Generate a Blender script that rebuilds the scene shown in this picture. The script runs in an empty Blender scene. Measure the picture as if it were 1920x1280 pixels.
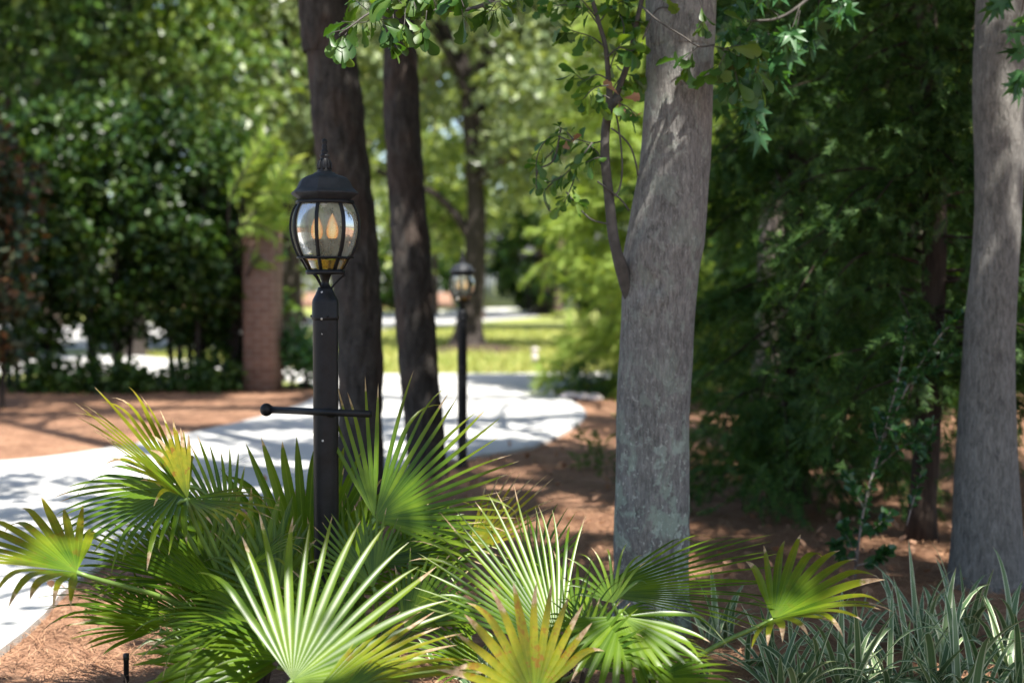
import bpy, bmesh, math, random
import numpy as np
from mathutils import Vector, Matrix, noise

random.seed(11)
rng = np.random.default_rng(11)
SC = bpy.context.scene
COL = SC.collection
F = 2667.0           # focal length in photo pixels (50 mm on 36 mm, 1920 wide)
EYE = 1.25
PITCH = math.atan(100.0 / F)

# ------------------------------------------------------------------ camera
cam_d = bpy.data.cameras.new('camera')
cam = bpy.data.objects.new('camera', cam_d)
COL.objects.link(cam)
cam.location = (0, 0, EYE)
cam.rotation_euler = (math.radians(90) - PITCH, 0, 0)
cam_d.lens = 50.0
cam_d.sensor_width = 36.0
cam_d.clip_start = 0.05
cam_d.clip_end = 2000
cam_d.dof.use_dof = True
cam_d.dof.focus_distance = 4.12
cam_d.dof.aperture_fstop = 2.1
SC.camera = cam
CAMR = cam.rotation_euler.to_matrix()


def at(px, py, D):
    """photo pixel + depth (world y) -> world point"""
    d = CAMR @ Vector(((px - 960) / F, (640 - py) / F, -1))
    d *= D / d.y
    return Vector((d.x, d.y, d.z + EYE))


# ------------------------------------------------------------------ light
SUN_AZ = math.radians(148)      # clockwise from +Y: from the right, a touch towards the camera
SUN_EL = math.radians(61)
S = Vector((math.sin(SUN_AZ) * math.cos(SUN_EL), math.cos(SUN_AZ) * math.cos(SUN_EL), math.sin(SUN_EL)))
sun_d = bpy.data.lights.new('sun', 'SUN')
sun_d.energy = 5.0
sun_d.angle = math.radians(0.5)
sun_d.color = (1.0, 0.955, 0.89)
sun = bpy.data.objects.new('sun', sun_d)
sun.rotation_euler = S.to_track_quat('Z', 'Y').to_euler()
sun.location = S * 60
COL.objects.link(sun)
W = bpy.data.worlds.new('World')
SC.world = W
W.use_nodes = True
nt = W.node_tree
sky = nt.nodes.new('ShaderNodeTexSky')
sky.sky_type = 'NISHITA'
sky.sun_disc = False
sky.sun_elevation = SUN_EL
sky.sun_rotation = SUN_AZ
sky.dust_density = 1.5
sky.ozone_density = .9
sky.air_density = .9
bg = nt.nodes['Background']
bg.inputs[1].default_value = 0.105
nt.links.new(sky.outputs[0], bg.inputs[0])
SC.view_settings.view_transform = 'Standard'
SC.view_settings.look = 'None'
SC.view_settings.gamma = 1.0
SC.view_settings.exposure = 1.45
SC.render.engine = 'CYCLES'
cy = SC.cycles
cy.max_bounces = 7
cy.diffuse_bounces = 3
cy.glossy_bounces = 3
cy.transmission_bounces = 5
cy.transparent_max_bounces = 8
cy.caustics_reflective = False
cy.caustics_refractive = False
cy.use_denoising = True

# ------------------------------------------------------------------ materials


def new_mat(name):
    m = bpy.data.materials.new(name)
    m.use_nodes = True
    t = m.node_tree
    for n in list(t.nodes):
        t.nodes.remove(n)
    return m, t


class NB:
    """tiny node-builder"""

    def __init__(self, t):
        self.t = t

    def n(self, kind, **kw):
        nd = self.t.nodes.new('ShaderNode' + kind)
        ins = kw.pop('ins', {})
        for k, v in kw.items():
            setattr(nd, k, v)
        for k, v in ins.items():
            if isinstance(v, bpy.types.NodeSocket):
                self.t.links.new(v, nd.inputs[k])
            else:
                nd.inputs[k].default_value = v
        return nd

    def ramp(self, fac, stops, interp='LINEAR'):
        nd = self.t.nodes.new('ShaderNodeValToRGB')
        nd.color_ramp.interpolation = interp
        el = nd.color_ramp.elements
        while len(el) < len(stops):
            el.new(0.5)
        for e, (p, c) in zip(el, stops):
            e.position = p
            e.color = (*c, 1) if len(c) == 3 else c
        self.t.links.new(fac, nd.inputs[0])
        return nd.outputs[0]

    def math(self, op, a, b=0.0, clamp=False):
        nd = self.t.nodes.new('ShaderNodeMath')
        nd.operation = op
        nd.use_clamp = clamp
        for i, v in enumerate((a, b)):
            if isinstance(v, bpy.types.NodeSocket):
                self.t.links.new(v, nd.inputs[i])
            else:
                nd.inputs[i].default_value = v
        return nd.outputs[0]

    def mix(self, f, a, b, blend='MIX'):
        nd = self.t.nodes.new('ShaderNodeMix')
        nd.data_type = 'RGBA'
        nd.blend_type = blend
        for i, v in ((0, f), (6, a), (7, b)):
            if isinstance(v, bpy.types.NodeSocket):
                self.t.links.new(v, nd.inputs[i])
            else:
                nd.inputs[i].default_value = v if i == 0 else ((*v, 1) if len(v) == 3 else v)
        return nd.outputs[2]

    def noise(self, scale, detail=4, rough=.55, vec=None, dist=0.0, dims='3D'):
        nd = self.t.nodes.new('ShaderNodeTexNoise')
        nd.noise_dimensions = dims
        nd.inputs['Scale'].default_value = scale
        nd.inputs['Detail'].default_value = detail
        nd.inputs['Roughness'].default_value = rough
        nd.inputs['Distortion'].default_value = dist
        if vec is not None:
            self.t.links.new(vec, nd.inputs['Vector'])
        return nd.outputs[0]

    def pos(self, scale=(1, 1, 1), kind='Object'):
        tc = self.t.nodes.new('ShaderNodeTexCoord')
        mp = self.t.nodes.new('ShaderNodeMapping')
        mp.inputs['Scale'].default_value = scale
        self.t.links.new(tc.outputs[kind], mp.inputs[0])
        return mp.outputs[0]

    def bump(self, h, strength=.5, dist=.02):
        nd = self.t.nodes.new('ShaderNodeBump')
        nd.inputs['Strength'].default_value = strength
        nd.inputs['Distance'].default_value = dist
        self.t.links.new(h, nd.inputs['Height'])
        return nd.outputs[0]

    def out(self, shader):
        o = self.t.nodes.new('ShaderNodeOutputMaterial')
        self.t.links.new(shader, o.inputs[0])

    def principled(self, col, rough=.6, spec=.5, normal=None, metallic=0.0, **extra):
        p = self.t.nodes.new('ShaderNodeBsdfPrincipled')
        for k, v in (('Base Color', col), ('Roughness', rough), ('Specular IOR Level', spec), ('Metallic', metallic)):
            if isinstance(v, bpy.types.NodeSocket):
                self.t.links.new(v, p.inputs[k])
            else:
                p.inputs[k].default_value = (*v, 1) if isinstance(v, tuple) and len(v) == 3 else v
        if normal is not None:
            self.t.links.new(normal, p.inputs['Normal'])
        for k, v in extra.items():
            p.inputs[k].default_value = v
        return p.outputs[0]


def leaf_mat(name, cols, rough=.45, spec=.5, trans=.35, tcol=(1.6, 1.5, .45), objvar=.15):
    """broad leaf: per-leaf colour, gloss on top, light shining through"""
    m, t = new_mat(name)
    b = NB(t)
    g = b.n('NewGeometry')
    k = len(cols)
    c = b.ramp(g.outputs['Random Per Island'], [(i / max(1, k - 1), cc) for i, cc in enumerate(cols)])
    oi = b.n('ObjectInfo')
    v = b.math('ADD', b.math('MULTIPLY', oi.outputs['Random'], 2 * objvar), 1 - objvar)
    hsv = b.n('HueSaturation', ins={'Color': c, 'Value': v})
    c = hsv.outputs[0]
    p = b.principled(c, rough, spec)
    tc = b.mix(1.0, c, tcol, 'MULTIPLY')
    tr = b.n('BsdfTranslucent', ins={'Color': tc})
    mx = b.n('MixShader', ins={0: trans, 1: p, 2: tr.outputs[0]})
    b.out(mx.outputs[0])
    return m


def bark_mat(name, dark, light, sc=1.0, vert=.25, bump=.8, fiss=None, red=None):
    m, t = new_mat(name)
    b = NB(t)
    v = b.pos((14 * sc, 14 * sc, 14 * sc * vert))
    n1 = b.noise(1.0, 6, .65, v, .6)
    v2 = b.pos((48 * sc, 48 * sc, 48 * sc * vert * 1.7))
    n2 = b.noise(1.0, 5, .7, v2)
    h = b.math('ADD', b.math('MULTIPLY', n1, .65), b.math('MULTIPLY', n2, .35))
    c = b.ramp(h, [(.36, dark), (.5, tuple((d + l) / 2 for d, l in zip(dark, light))), (.64, light)])
    if red:
        n3 = b.noise(1.0, 3, .5, b.pos((5, 5, 3)))
        c = b.mix(b.math('MULTIPLY', b.ramp(n3, [(.52, (0, 0, 0)), (.62, (1, 1, 1))]), .35), c, red)
    if fiss:
        vo = b.n('TexVoronoi', feature='DISTANCE_TO_EDGE', ins={'Vector': b.pos((fiss, fiss, fiss * .33)), 'Scale': 1.0, 'Randomness': 1.0})
        f = b.ramp(vo.outputs[0], [(0, (0, 0, 0)), (.16, (1, 1, 1))])
        h = b.math('ADD', b.math('MULTIPLY', h, .6), b.math('MULTIPLY', f, .6))
        c = b.mix(f, dark, c)
    b.out(b.principled(c, .9, .2, b.bump(h, bump, .02)))
    return m


M = {}
M['oak_leaf'] = leaf_mat('oak leaf', [(.030, .085, .018), (.05, .13, .022), (.08, .17, .025), (.13, .21, .03)], .42, .5, .42)
M['gum_leaf'] = leaf_mat('sweetgum leaf', [(.03, .10, .035), (.05, .14, .045), (.07, .17, .06)], .38, .5, .35)
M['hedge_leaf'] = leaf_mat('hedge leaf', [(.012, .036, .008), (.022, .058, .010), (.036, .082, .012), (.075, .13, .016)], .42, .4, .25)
M['russet_leaf'] = leaf_mat('russet leaf', [(.02, .045, .025), (.025, .05, .03), (.03, .06, .03), (.06, .04, .018), (.11, .045, .015)], .4, .4, .25)
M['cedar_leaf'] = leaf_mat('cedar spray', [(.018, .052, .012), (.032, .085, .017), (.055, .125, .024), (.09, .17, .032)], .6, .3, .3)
M['juniper_leaf'] = leaf_mat('juniper spray', [(.17, .28, .045), (.23, .34, .06), (.29, .39, .085), (.34, .40, .10)], .6, .3, .4)
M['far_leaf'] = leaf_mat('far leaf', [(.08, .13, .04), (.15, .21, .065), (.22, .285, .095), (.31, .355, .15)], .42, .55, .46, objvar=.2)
M['grey_leaf'] = leaf_mat('grey green leaf', [(.10, .145, .065), (.15, .20, .09), (.20, .255, .12), (.26, .31, .14)], .33, .7, .28)
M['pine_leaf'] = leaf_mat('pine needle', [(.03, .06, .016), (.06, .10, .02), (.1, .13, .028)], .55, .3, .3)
M['mid_leaf'] = leaf_mat('mid leaf', [(.03, .065, .014), (.05, .10, .018), (.08, .13, .022), (.13, .18, .03)], .4, .5, .35)
M['lawn_blade'] = leaf_mat('lawn blade', [(.20, .25, .06), (.30, .32, .09), (.40, .38, .14)], .6, .3, .3)
M['sapling_leaf'] = leaf_mat('sapling leaf', [(.02, .07, .025), (.035, .10, .03), (.06, .15, .035)], .28, .55, .28)
M['weed'] = leaf_mat('weed', [(.05, .12, .02), (.09, .17, .03)], .5, .4, .4)
M['dead_leaf'] = leaf_mat('dead leaf', [(.30, .17, .10), (.42, .25, .16), (.22, .12, .07)], .7, .2, .25, (1.2, 1, .8))
M['needle'] = leaf_mat('straw needle', [(.11, .05, .028), (.25, .13, .07), (.38, .225, .13), (.17, .08, .045)], .6, .3, .0)
M['bark_pine'] = bark_mat('pine bark', (.014, .0125, .011), (.08, .070, .062), 1.6, .35, 1.0, None, (.07, .042, .03))
M['bark_dark'] = bark_mat('dark bark', (.014, .012, .010), (.065, .053, .047), 1.2, .2, .8)
M['bark_far'] = bark_mat('far bark', (.03, .022, .017), (.12, .09, .07), .4, .2, .8)
M['bark_cedar'] = bark_mat('cedar bark', (.016, .012, .009), (.07, .05, .038), 1.5, .08, .7)
M['bark_pale'] = bark_mat('pale bark', (.13, .10, .085), (.36, .30, .26), 1.0, .15, .7)


def grey_bark(name, base=(.19, .182, .168), lichen=True):
    m, t = new_mat(name)
    b = NB(t)
    st = b.noise(1.0, 5, .7, b.pos((110, 110, 20)), .5)
    st2 = b.noise(1.0, 4, .6, b.pos((30, 30, 14)), .8)
    big = b.noise(1.0, 3, .5, b.pos((5, 5, 2)))
    dk = tuple(x * .5 for x in base)
    lt = tuple(min(1, x * 1.6) for x in base)
    h = b.math('ADD', b.math('MULTIPLY', st, .6), b.math('MULTIPLY', st2, .4))
    c = b.ramp(h, [(.37, dk), (.5, base), (.63, lt)])
    c = b.mix(b.math('MULTIPLY', b.ramp(big, [(.4, (0, 0, 0)), (.7, (1, 1, 1))]), .35), c, tuple(x * .6 for x in base))
    vo = b.n('TexVoronoi', ins={'Vector': b.pos((150, 150, 60)), 'Scale': 1.0})
    c = b.mix(b.math('MULTIPLY', b.ramp(vo.outputs['Distance'], [(.1, (1, 1, 1)), (.4, (0, 0, 0))]), .35), c, tuple(min(1, x * 1.9) for x in base))
    if lichen:
        pz = b.n('SeparateXYZ', ins={0: b.pos()}).outputs[2]
        low = b.ramp(pz, [(.2, (1, 1, 1)), (1.25, (0, 0, 0))])
        for sc, lo, hi, colr in ((10, .53, .58, (.30, .36, .29)), (26, .57, .62, (.38, .44, .37)), (60, .60, .65, (.55, .56, .50))):
            nn = b.noise(1.0, 6, .6, b.pos((sc, sc, sc * .8)), .5)
            thr = b.ramp(nn, [(lo, (0, 0, 0)), (hi, (1, 1, 1))])
            k = b.math('MULTIPLY', thr, b.math('ADD', b.math('MULTIPLY', low, .8), .22))
            c = b.mix(k, c, colr)
    b.out(b.principled(c, .85, .25, b.bump(h, 1.0, .018)))
    return m


M['bark_grey'] = grey_bark('grey bark')
M['bark_gum'] = grey_bark('sweetgum bark', (.165, .157, .142), False)


def straw_ground():
    m, t = new_mat('pine straw')
    b = NB(t)
    big = b.noise(1.0, 6, .65, b.pos((2.2, 2.2, 2.2)))
    fine = b.noise(1.0, 8, .75, b.pos((26, 26, 26)), .3)
    fib = b.noise(1.0, 6, .7, b.pos((130, 90, 60)), .6)
    h = b.math('ADD', b.math('MULTIPLY', fine, .55), b.math('MULTIPLY', fib, .45))
    c = b.ramp(h, [(.33, (.11, .055, .033)), (.45, (.25, .135, .08)), (.55, (.36, .21, .13)), (.67, (.50, .34, .235))])
    c = b.mix(b.math('MULTIPLY', b.ramp(big, [(.42, (0, 0, 0)), (.58, (1, 1, 1))]), .65), c, (.15, .078, .048))
    b.out(b.principled(c, .9, .15, b.bump(h, .25, .006)))
    return m


def concrete(name, col=(.56, .55, .52)):
    m, t = new_mat(name)
    b = NB(t)
    n1 = b.noise(1.0, 6, .6, b.pos((1.1, 1.1, 1.1)))
    n2 = b.noise(1.0, 8, .7, b.pos((70, 70, 70)))
    c = b.ramp(n1, [(.36, tuple(x * .66 for x in col)), (.62, col)])
    c = b.mix(.25, c, b.ramp(n2, [(.3, (.3, .3, .28)), (.7, (.65, .64, .6))]))
    b.out(b.principled(c, .85, .3, b.bump(n2, .3, .004)))
    return m


def lawn_mat():
    m, t = new_mat('lawn')
    b = NB(t)
    n1 = b.noise(1.0, 5, .6, b.pos((.35, .35, 1)))
    n2 = b.noise(1.0, 6, .8, b.pos((9, 9, 9)))
    c = b.ramp(n1, [(.36, (.17, .20, .045)), (.5, (.27, .28, .075)), (.64, (.40, .36, .13))])
    c = b.mix(.5, c, b.ramp(n2, [(.3, (.07, .12, .025)), (.7, (.28, .32, .10))]))
    b.out(b.principled(c, .8, .2, b.bump(n2, .3, .01)))
    return m


def brick_mat():
    m, t = new_mat('brick')
    b = NB(t)
    tc = b.n('TexCoord')
    sp = b.n('SeparateXYZ', ins={0: tc.outputs['Object']})
    u = b.math('ADD', sp.outputs[0], sp.outputs[1])
    v = b.n('CombineXYZ', ins={0: u, 1: sp.outputs[2]})
    br = b.n('TexBrick', ins={'Vector': v.outputs[0], 'Color1': (.15, .08, .056, 1), 'Color2': (.23, .125, .088, 1), 'Mortar': (.30, .25, .22, 1),
                              'Scale': 1.0, 'Mortar Size': .006, 'Brick Width': .2, 'Row Height': .072, 'Bias': -.1})
    n = b.noise(1.0, 5, .6, b.pos((6, 6, 6)))
    c = b.mix(.3, br.outputs[0], b.ramp(n, [(.35, (.09, .06, .05)), (.65, (.28, .18, .13))]))
    b.out(b.principled(c, .9, .2, b.bump(b.math('SUBTRACT', 1.0, br.outputs[1]), .5, .006)))
    return m


def plain(name, col, rough=.5, spec=.5, metallic=0.0, var=.15, sc=30, bump=0.0):
    m, t = new_mat(name)
    b = NB(t)
    n = b.noise(1.0, 5, .6, b.pos((sc, sc, sc)))
    c = b.ramp(n, [(.3, tuple(x * (1 - var) for x in col)), (.7, tuple(min(1, x * (1 + var)) for x in col))])
    b.out(b.principled(c, rough, spec, b.bump(n, bump, .003) if bump else None, metallic))
    return m


def lamp_paint():
    """black powder-coat with chalky fading and a few chipped flecks"""
    m, t = new_mat('black lamp paint')
    b = NB(t)
    n = b.noise(1.0, 6, .65, b.pos((18, 18, 18)))
    n2 = b.noise(1.0, 8, .7, b.pos((140, 140, 140)))
    c = b.ramp(n, [(.35, (.006, .0065, .0075)), (.7, (.016, .017, .019))])
    vo = b.n('TexVoronoi', ins={'Vector': b.pos((26, 26, 26)), 'Scale': 1.0, 'Randomness': 1.0})
    d = b.math('ADD', vo.outputs['Distance'], b.math('MULTIPLY', n2, .16))
    sel = b.n('SeparateColor', ins={0: vo.outputs['Color']})
    keep = b.math('GREATER_THAN', sel.outputs[0], .80)
    fl = b.math('MULTIPLY', b.math('LESS_THAN', d, .17), keep)
    c = b.mix(fl, c, (.42, .42, .40))
    r = b.ramp(n, [(.3, (.34, .34, .34)), (.75, (.55, .55, .55))])
    b.out(b.principled(c, r, .2, b.bump(n2, .12, .002)))
    return m


def glass_mat(name, tint, dirt=.10, dirt_col=(.5, .5, .45), rough=.03):
    m, t = new_mat(name)
    b = NB(t)
    tr = b.n('BsdfTransparent', ins={'Color': (*tint, 1)})
    gl = b.n('BsdfGlossy', ins={'Color': (1, 1, 1, 1), 'Roughness': rough})
    fr = b.n('Fresnel', ins={'IOR': 1.5})
    m1 = b.n('MixShader', ins={0: b.math('MULTIPLY', fr.outputs[0], .9, True), 1: tr.outputs[0], 2: gl.outputs[0]})
    n = b.noise(1.0, 7, .7, b.pos((30, 30, 12)))
    df = b.n('BsdfTranslucent', ins={'Color': (*dirt_col, 1)})
    dd = b.n('BsdfDiffuse', ins={'Color': (*dirt_col, 1)})
    d2 = b.n('MixShader', ins={0: .5, 1: df.outputs[0], 2: dd.outputs[0]})
    k = b.math('MULTIPLY', b.ramp(n, [(.35, (.35, .35, .35)), (.75, (1, 1, 1))]), dirt)
    m2 = b.n('MixShader', ins={0: k, 1: m1.outputs[0], 2: d2.outputs[0]})
    b.out(m2.outputs[0])
    return m


def emit_mat(name, col, st):
    m, t = new_mat(name)
    b = NB(t)
    lw = b.n('LayerWeight', ins={'Blend': .5})
    c = b.ramp(lw.outputs['Facing'], [(0, (1.0, .72, .36)), (.22, (1, .52, .16)), (.55, col), (1, tuple(x * .35 for x in col))])
    e = b.n('Emission', ins={'Color': c, 'Strength': st})
    gl = b.n('BsdfGlossy', ins={'Roughness': .08})
    mx = b.n('MixShader', ins={0: .14, 1: e.outputs[0], 2: gl.outputs[0]})
    b.out(mx.outputs[0])
    return m


def palm_mat():
    m, t = new_mat('fan palm leaf')
    b = NB(t)
    a = b.n('Attribute', attribute_name='Col')
    s = b.n('SeparateColor', ins={0: a.outputs['Color']})
    along, seg, age = s.outputs[0], s.outputs[1], s.outputs[2]
    across = a.outputs['Alpha']
    n = b.noise(1.0, 5, .6, b.pos((9, 9, 9)))
    nf = b.noise(1.0, 4, .6, b.pos((60, 60, 60)))
    green = b.ramp(b.math('ADD', b.math('MULTIPLY', n, .6), b.math('MULTIPLY', seg, .4)),
                   [(.25, (.034, .085, .006)), (.55, (.085, .155, .008)), (.8, (.15, .23, .012))])
    # pale hub veins and pleat lines
    vein = b.math('MULTIPLY', b.ramp(across, [(.0, (1, 1, 1)), (.16, (0, 0, 0))]), .5)
    green = b.mix(vein, green, (.16, .25, .03))
    hubf = b.ramp(along, [(.0, (1, 1, 1)), (.25, (0, 0, 0))])
    green = b.mix(b.math('MULTIPLY', hubf, .45), green, (.17, .27, .04))
    yel = b.ramp(nf, [(.3, (.20, .20, .012)), (.7, (.36, .27, .018))])
    ky = b.math('ADD', b.math('MULTIPLY', age, 1.1), b.math('MULTIPLY', b.math('SUBTRACT', along, .8), .9), True)
    ky = b.math('MULTIPLY', ky, b.math('ADD', .55, b.math('MULTIPLY', n, .9)), True)
    c = b.mix(ky, green, yel)
    # red-brown blotches on old leaves
    spot = b.math('MULTIPLY', b.ramp(b.noise(1.0, 4, .7, b.pos((26, 26, 26))), [(.56, (0, 0, 0)), (.63, (1, 1, 1))]),
                  b.math('SUBTRACT', age, .28, True))
    c = b.mix(b.math('MULTIPLY', spot, 1.3, True), c, (.20, .055, .015))
    # dead straw-coloured tips
    e = b.math('ADD', along, b.math('ADD', b.math('MULTIPLY', b.math('SUBTRACT', seg, .5), .22), b.math('MULTIPLY', age, .22)))
    e = b.math('ADD', e, b.math('MULTIPLY', b.math('SUBTRACT', nf, .5), .2))
    kb = b.ramp(e, [(.96, (0, 0, 0)), (1.05, (1, 1, 1))])
    tip = b.ramp(nf, [(.3, (.24, .13, .07)), (.55, (.45, .33, .21)), (.75, (.6, .5, .36))])
    c = b.mix(kb, c, tip)
    r = b.math('ADD', .33, b.math('MULTIPLY', kb, .4))
    fine = b.noise(1.0, 2, .5, b.pos((300, 300, 300)))
    p = b.principled(c, r, .32, b.bump(fine, .08, .001))
    tr = b.n('BsdfTranslucent', ins={'Color': b.mix(1.0, c, (2.0, 1.8, .5), 'MULTIPLY')})
    mx = b.n('MixShader', ins={0: .38, 1: p, 2: tr.outputs[0]})
    b.out(mx.outputs[0])
    return m


def stripe_mat():
    m, t = new_mat('striped strap leaf')
    b = NB(t)
    a = b.n('Attribute', attribute_name='Col')
    s = b.n('SeparateColor', ins={0: a.outputs['Color']})
    along, acr, rnd = s.outputs[0], s.outputs[1], s.outputs[2]
    g = b.ramp(rnd, [(0, (.075, .14, .06)), (.5, (.11, .19, .08)), (1, (.16, .235, .10))])
    k = b.ramp(acr, [(.66, (0, 0, 0)), (.74, (1, 1, 1))])
    c = b.mix(k, g, (.52, .56, .38))
    k2 = b.ramp(acr, [(.0, (1, 1, 1)), (.10, (0, 0, 0))])
    c = b.mix(b.math('MULTIPLY', k2, .35), c, (.3, .36, .22))
    c = b.mix(b.ramp(along, [(.92, (0, 0, 0)), (1, (1, 1, 1))]), c, (.32, .24, .14))
    p = b.principled(c, .4, .45)
    tr = b.n('BsdfTranslucent', ins={'Color': b.mix(1.0, c, (1.2, 1.25, .8), 'MULTIPLY')})
    mx = b.n('MixShader', ins={0: .25, 1: p, 2: tr.outputs[0]})
    b.out(mx.outputs[0])
    return m


M['straw'] = straw_ground()
M['concrete'] = concrete('concrete')
M['asphalt'] = concrete('street', (.40, .39, .38))
M['lawn'] = lawn_mat()
M['brick'] = brick_mat()
M['paint'] = lamp_paint()
M['paint_matte'] = plain('chalky black paint', (.022, .025, .030), .6, .3, 0, .3, 40, .1)
M['glass'] = glass_mat('lantern glass', (.88, .91, .84), .75, (.48, .51, .41))
M['amber'] = glass_mat('amber glass', (.75, .55, .16), .55, (.62, .44, .10), .1)
M['bulb'] = emit_mat('lit bulb', (1.0, .33, .06), .42)
M['sleeve'] = plain('candle sleeve', (.10, .09, .08), .6, .3)
M['palm'] = palm_mat()
M['petiole'] = plain('petiole', (.13, .21, .04), .4, .5, 0, .3, 25)
M['stripe'] = stripe_mat()
M['mulch'] = plain('mulch', (.06, .042, .032), .95, .1, 0, .5, 14, 1)
M['siding'] = plain('siding', (.22, .24, .26), .7, .3, 0, .08, 3)
M['shingle'] = plain('shingle', (.12, .12, .125), .9, .2, 0, .3, 8)
M['pane'] = plain('window pane', (.04, .05, .06), .08, .6, 0, .2, 2)
M['trim'] = plain('white trim', (.75, .76, .76), .6, .4, 0, .06, 5)
M['stone'] = plain('pale stone', (.42, .38, .36), .85, .3, 0, .25, 20, .6)
M['twig'] = plain('twig', (.080, .074, .066), .85, .2, 0, .3, 30, .5)
M['plastic'] = plain('black plastic', (.012, .012, .013), .45, .5, 0, .2, 20)
M['wood_end'] = plain('cut wood', (.45, .28, .16), .8, .2, 0, .25, 60, .4)

# ------------------------------------------------------------------ object helpers


def tag(o, label=None, cat=None, group=None, kind=None):
    if label:
        o['label'] = label
    if cat:
        o['category'] = cat
    if group:
        o['group'] = group
    if kind:
        o['kind'] = kind
    return o


def empty(name, loc, label, cat, group=None, rz=0.0):
    o = bpy.data.objects.new(name, None)
    o.empty_display_size = .2
    o.location = loc
    o.rotation_euler = (0, 0, rz)
    COL.objects.link(o)
    return tag(o, label, cat, group)


def wloc(o):
    v = Vector((0, 0, 0))
    while o is not None:
        v = v + o.location
        o = o.parent
    return v


def np_mesh(name, V, faces, mat, parent=None, loc=None, smooth=False, col=None):
    """V (n,3); faces: list of int arrays (m,k)"""
    me = bpy.data.meshes.new(name)
    V = np.asarray(V, dtype=np.float32)
    if parent is not None and loc is None:
        V = V - np.array(wloc(parent), dtype=np.float32)
    me.vertices.add(len(V))
    me.vertices.foreach_set('co', V.ravel())
    idx = np.concatenate([np.asarray(f, dtype=np.int32).ravel() for f in faces])
    starts = []
    s = 0
    for f in faces:
        f = np.asarray(f)
        k = f.shape[1]
        starts.append(s + k * np.arange(len(f), dtype=np.int32))
        s += k * len(f)
    starts = np.concatenate(starts).astype(np.int32)
    me.loops.add(len(idx))
    me.loops.foreach_set('vertex_index', idx)
    me.polygons.add(len(starts))
    me.polygons.foreach_set('loop_start', starts)
    if smooth:
        me.polygons.foreach_set('use_smooth', np.ones(len(starts), dtype=bool))
    if col is not None:
        ca = me.color_attributes.new('Col', 'FLOAT_COLOR', 'POINT')
        ca.data.foreach_set('color', np.asarray(col, dtype=np.float32).ravel())
    me.update(calc_edges=True)
    me.validate()
    if isinstance(mat, str):
        mat = M[mat]
    me.materials.append(mat)
    o = bpy.data.objects.new(name, me)
    COL.objects.link(o)
    if parent is not None:
        o.parent = parent
    if loc is not None:
        o.location = loc
    return o


class Geo:
    """collects pieces of one mesh"""

    def __init__(self):
        self.V = []
        self.Q = []
        self.T = []
        self.n = 0

    def add(self, V, quads=None, tris=None):
        V = np.asarray(V, dtype=np.float64)
        self.V.append(V)
        if quads is not None and len(quads):
            self.Q.append(np.asarray(quads) + self.n)
        if tris is not None and len(tris):
            self.T.append(np.asarray(tris) + self.n)
        self.n += len(V)

    def tube(self, pts, rad, seg=10, cap=True, wob=0.0, wsc=8.0, flute=0.0):
        pts = [Vector(p) for p in pts]
        n = len(pts)
        if not hasattr(rad, '__len__'):
            rad = [rad] * n
        V = []
        up = None
        for i, p in enumerate(pts):
            d = (pts[min(i + 1, n - 1)] - pts[max(i - 1, 0)]).normalized()
            if up is None:
                up = d.orthogonal().normalized()
            up = (up - d * up.dot(d))
            up = up.normalized() if up.length > 1e-6 else d.orthogonal().normalized()
            w = d.cross(up)
            for k in range(seg):
                a = 2 * math.pi * k / seg
                e = up * math.cos(a) + w * math.sin(a)
                r = rad[i]
                if wob:
                    q = p + e * r
                    r *= 1 + wob * noise.noise(Vector((q.x * wsc, q.y * wsc, q.z * wsc * .35)))
                V.append(p + e * r)
        Q = [(i * seg + k, i * seg + (k + 1) % seg, (i + 1) * seg + (k + 1) % seg, (i + 1) * seg + k) for i in range(n - 1) for k in range(seg)]
        T = []
        if cap:
            V += [pts[0], pts[-1]]
            a, b = n * seg, n * seg + 1
            T = [(a, (k + 1) % seg, k) for k in range(seg)] + [(b, (n - 1) * seg + k, (n - 1) * seg + (k + 1) % seg) for k in range(seg)]
        self.add([tuple(v) for v in V], Q, T)

    def lathe(self, prof, seg=24, origin=(0, 0, 0), phase=0.0):
        ox, oy, oz = origin
        V = [(ox + r * math.sin(2 * math.pi * k / seg + phase), oy - r * math.cos(2 * math.pi * k / seg + phase), oz + z) for r, z in prof for k in range(seg)]
        n = len(prof)
        Q = [(i * seg + k, i * seg + (k + 1) % seg, (i + 1) * seg + (k + 1) % seg, (i + 1) * seg + k) for i in range(n - 1) for k in range(seg)]
        self.add(V, Q)

    def box(self, c, s):
        x, y, z = c
        a, b, d = s[0] / 2, s[1] / 2, s[2] / 2
        V = [(x + i * a, y + j * b, z + k * d) for k in (-1, 1) for j in (-1, 1) for i in (-1, 1)]
        self.add(V, [(0, 2, 3, 1), (4, 5, 7, 6), (0, 1, 5, 4), (2, 6, 7, 3), (0, 4, 6, 2), (1, 3, 7, 5)])

    def build(self, name, mat, parent=None, smooth=True, loc=None):
        fs = []
        if self.Q:
            fs.append(np.concatenate(self.Q))
        if self.T:
            fs.append(np.concatenate(self.T))
        return np_mesh(name, np.concatenate(self.V), fs, mat, parent, loc, smooth)


def catmull(pts, n):
    """smooth resampling of a polyline to n points"""
    P = [Vector(p) for p in pts]
    P = [P[0] * 2 - P[1]] + P + [P[-1] * 2 - P[-2]]
    m = len(P) - 3
    out = []
    for i in range(n):
        t = i / (n - 1) * m
        k = min(int(t), m - 1)
        t -= k
        a, b, c, d = P[k:k + 4]
        out.append(.5 * ((2 * b) + (c - a) * t + (2 * a - 5 * b + 4 * c - d) * t * t + (3 * b - a - 3 * c + d) * t ** 3))
    return out


def lerp_list(v, n):
    return list(np.interp(np.linspace(0, len(v) - 1, n), range(len(v)), v))


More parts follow.
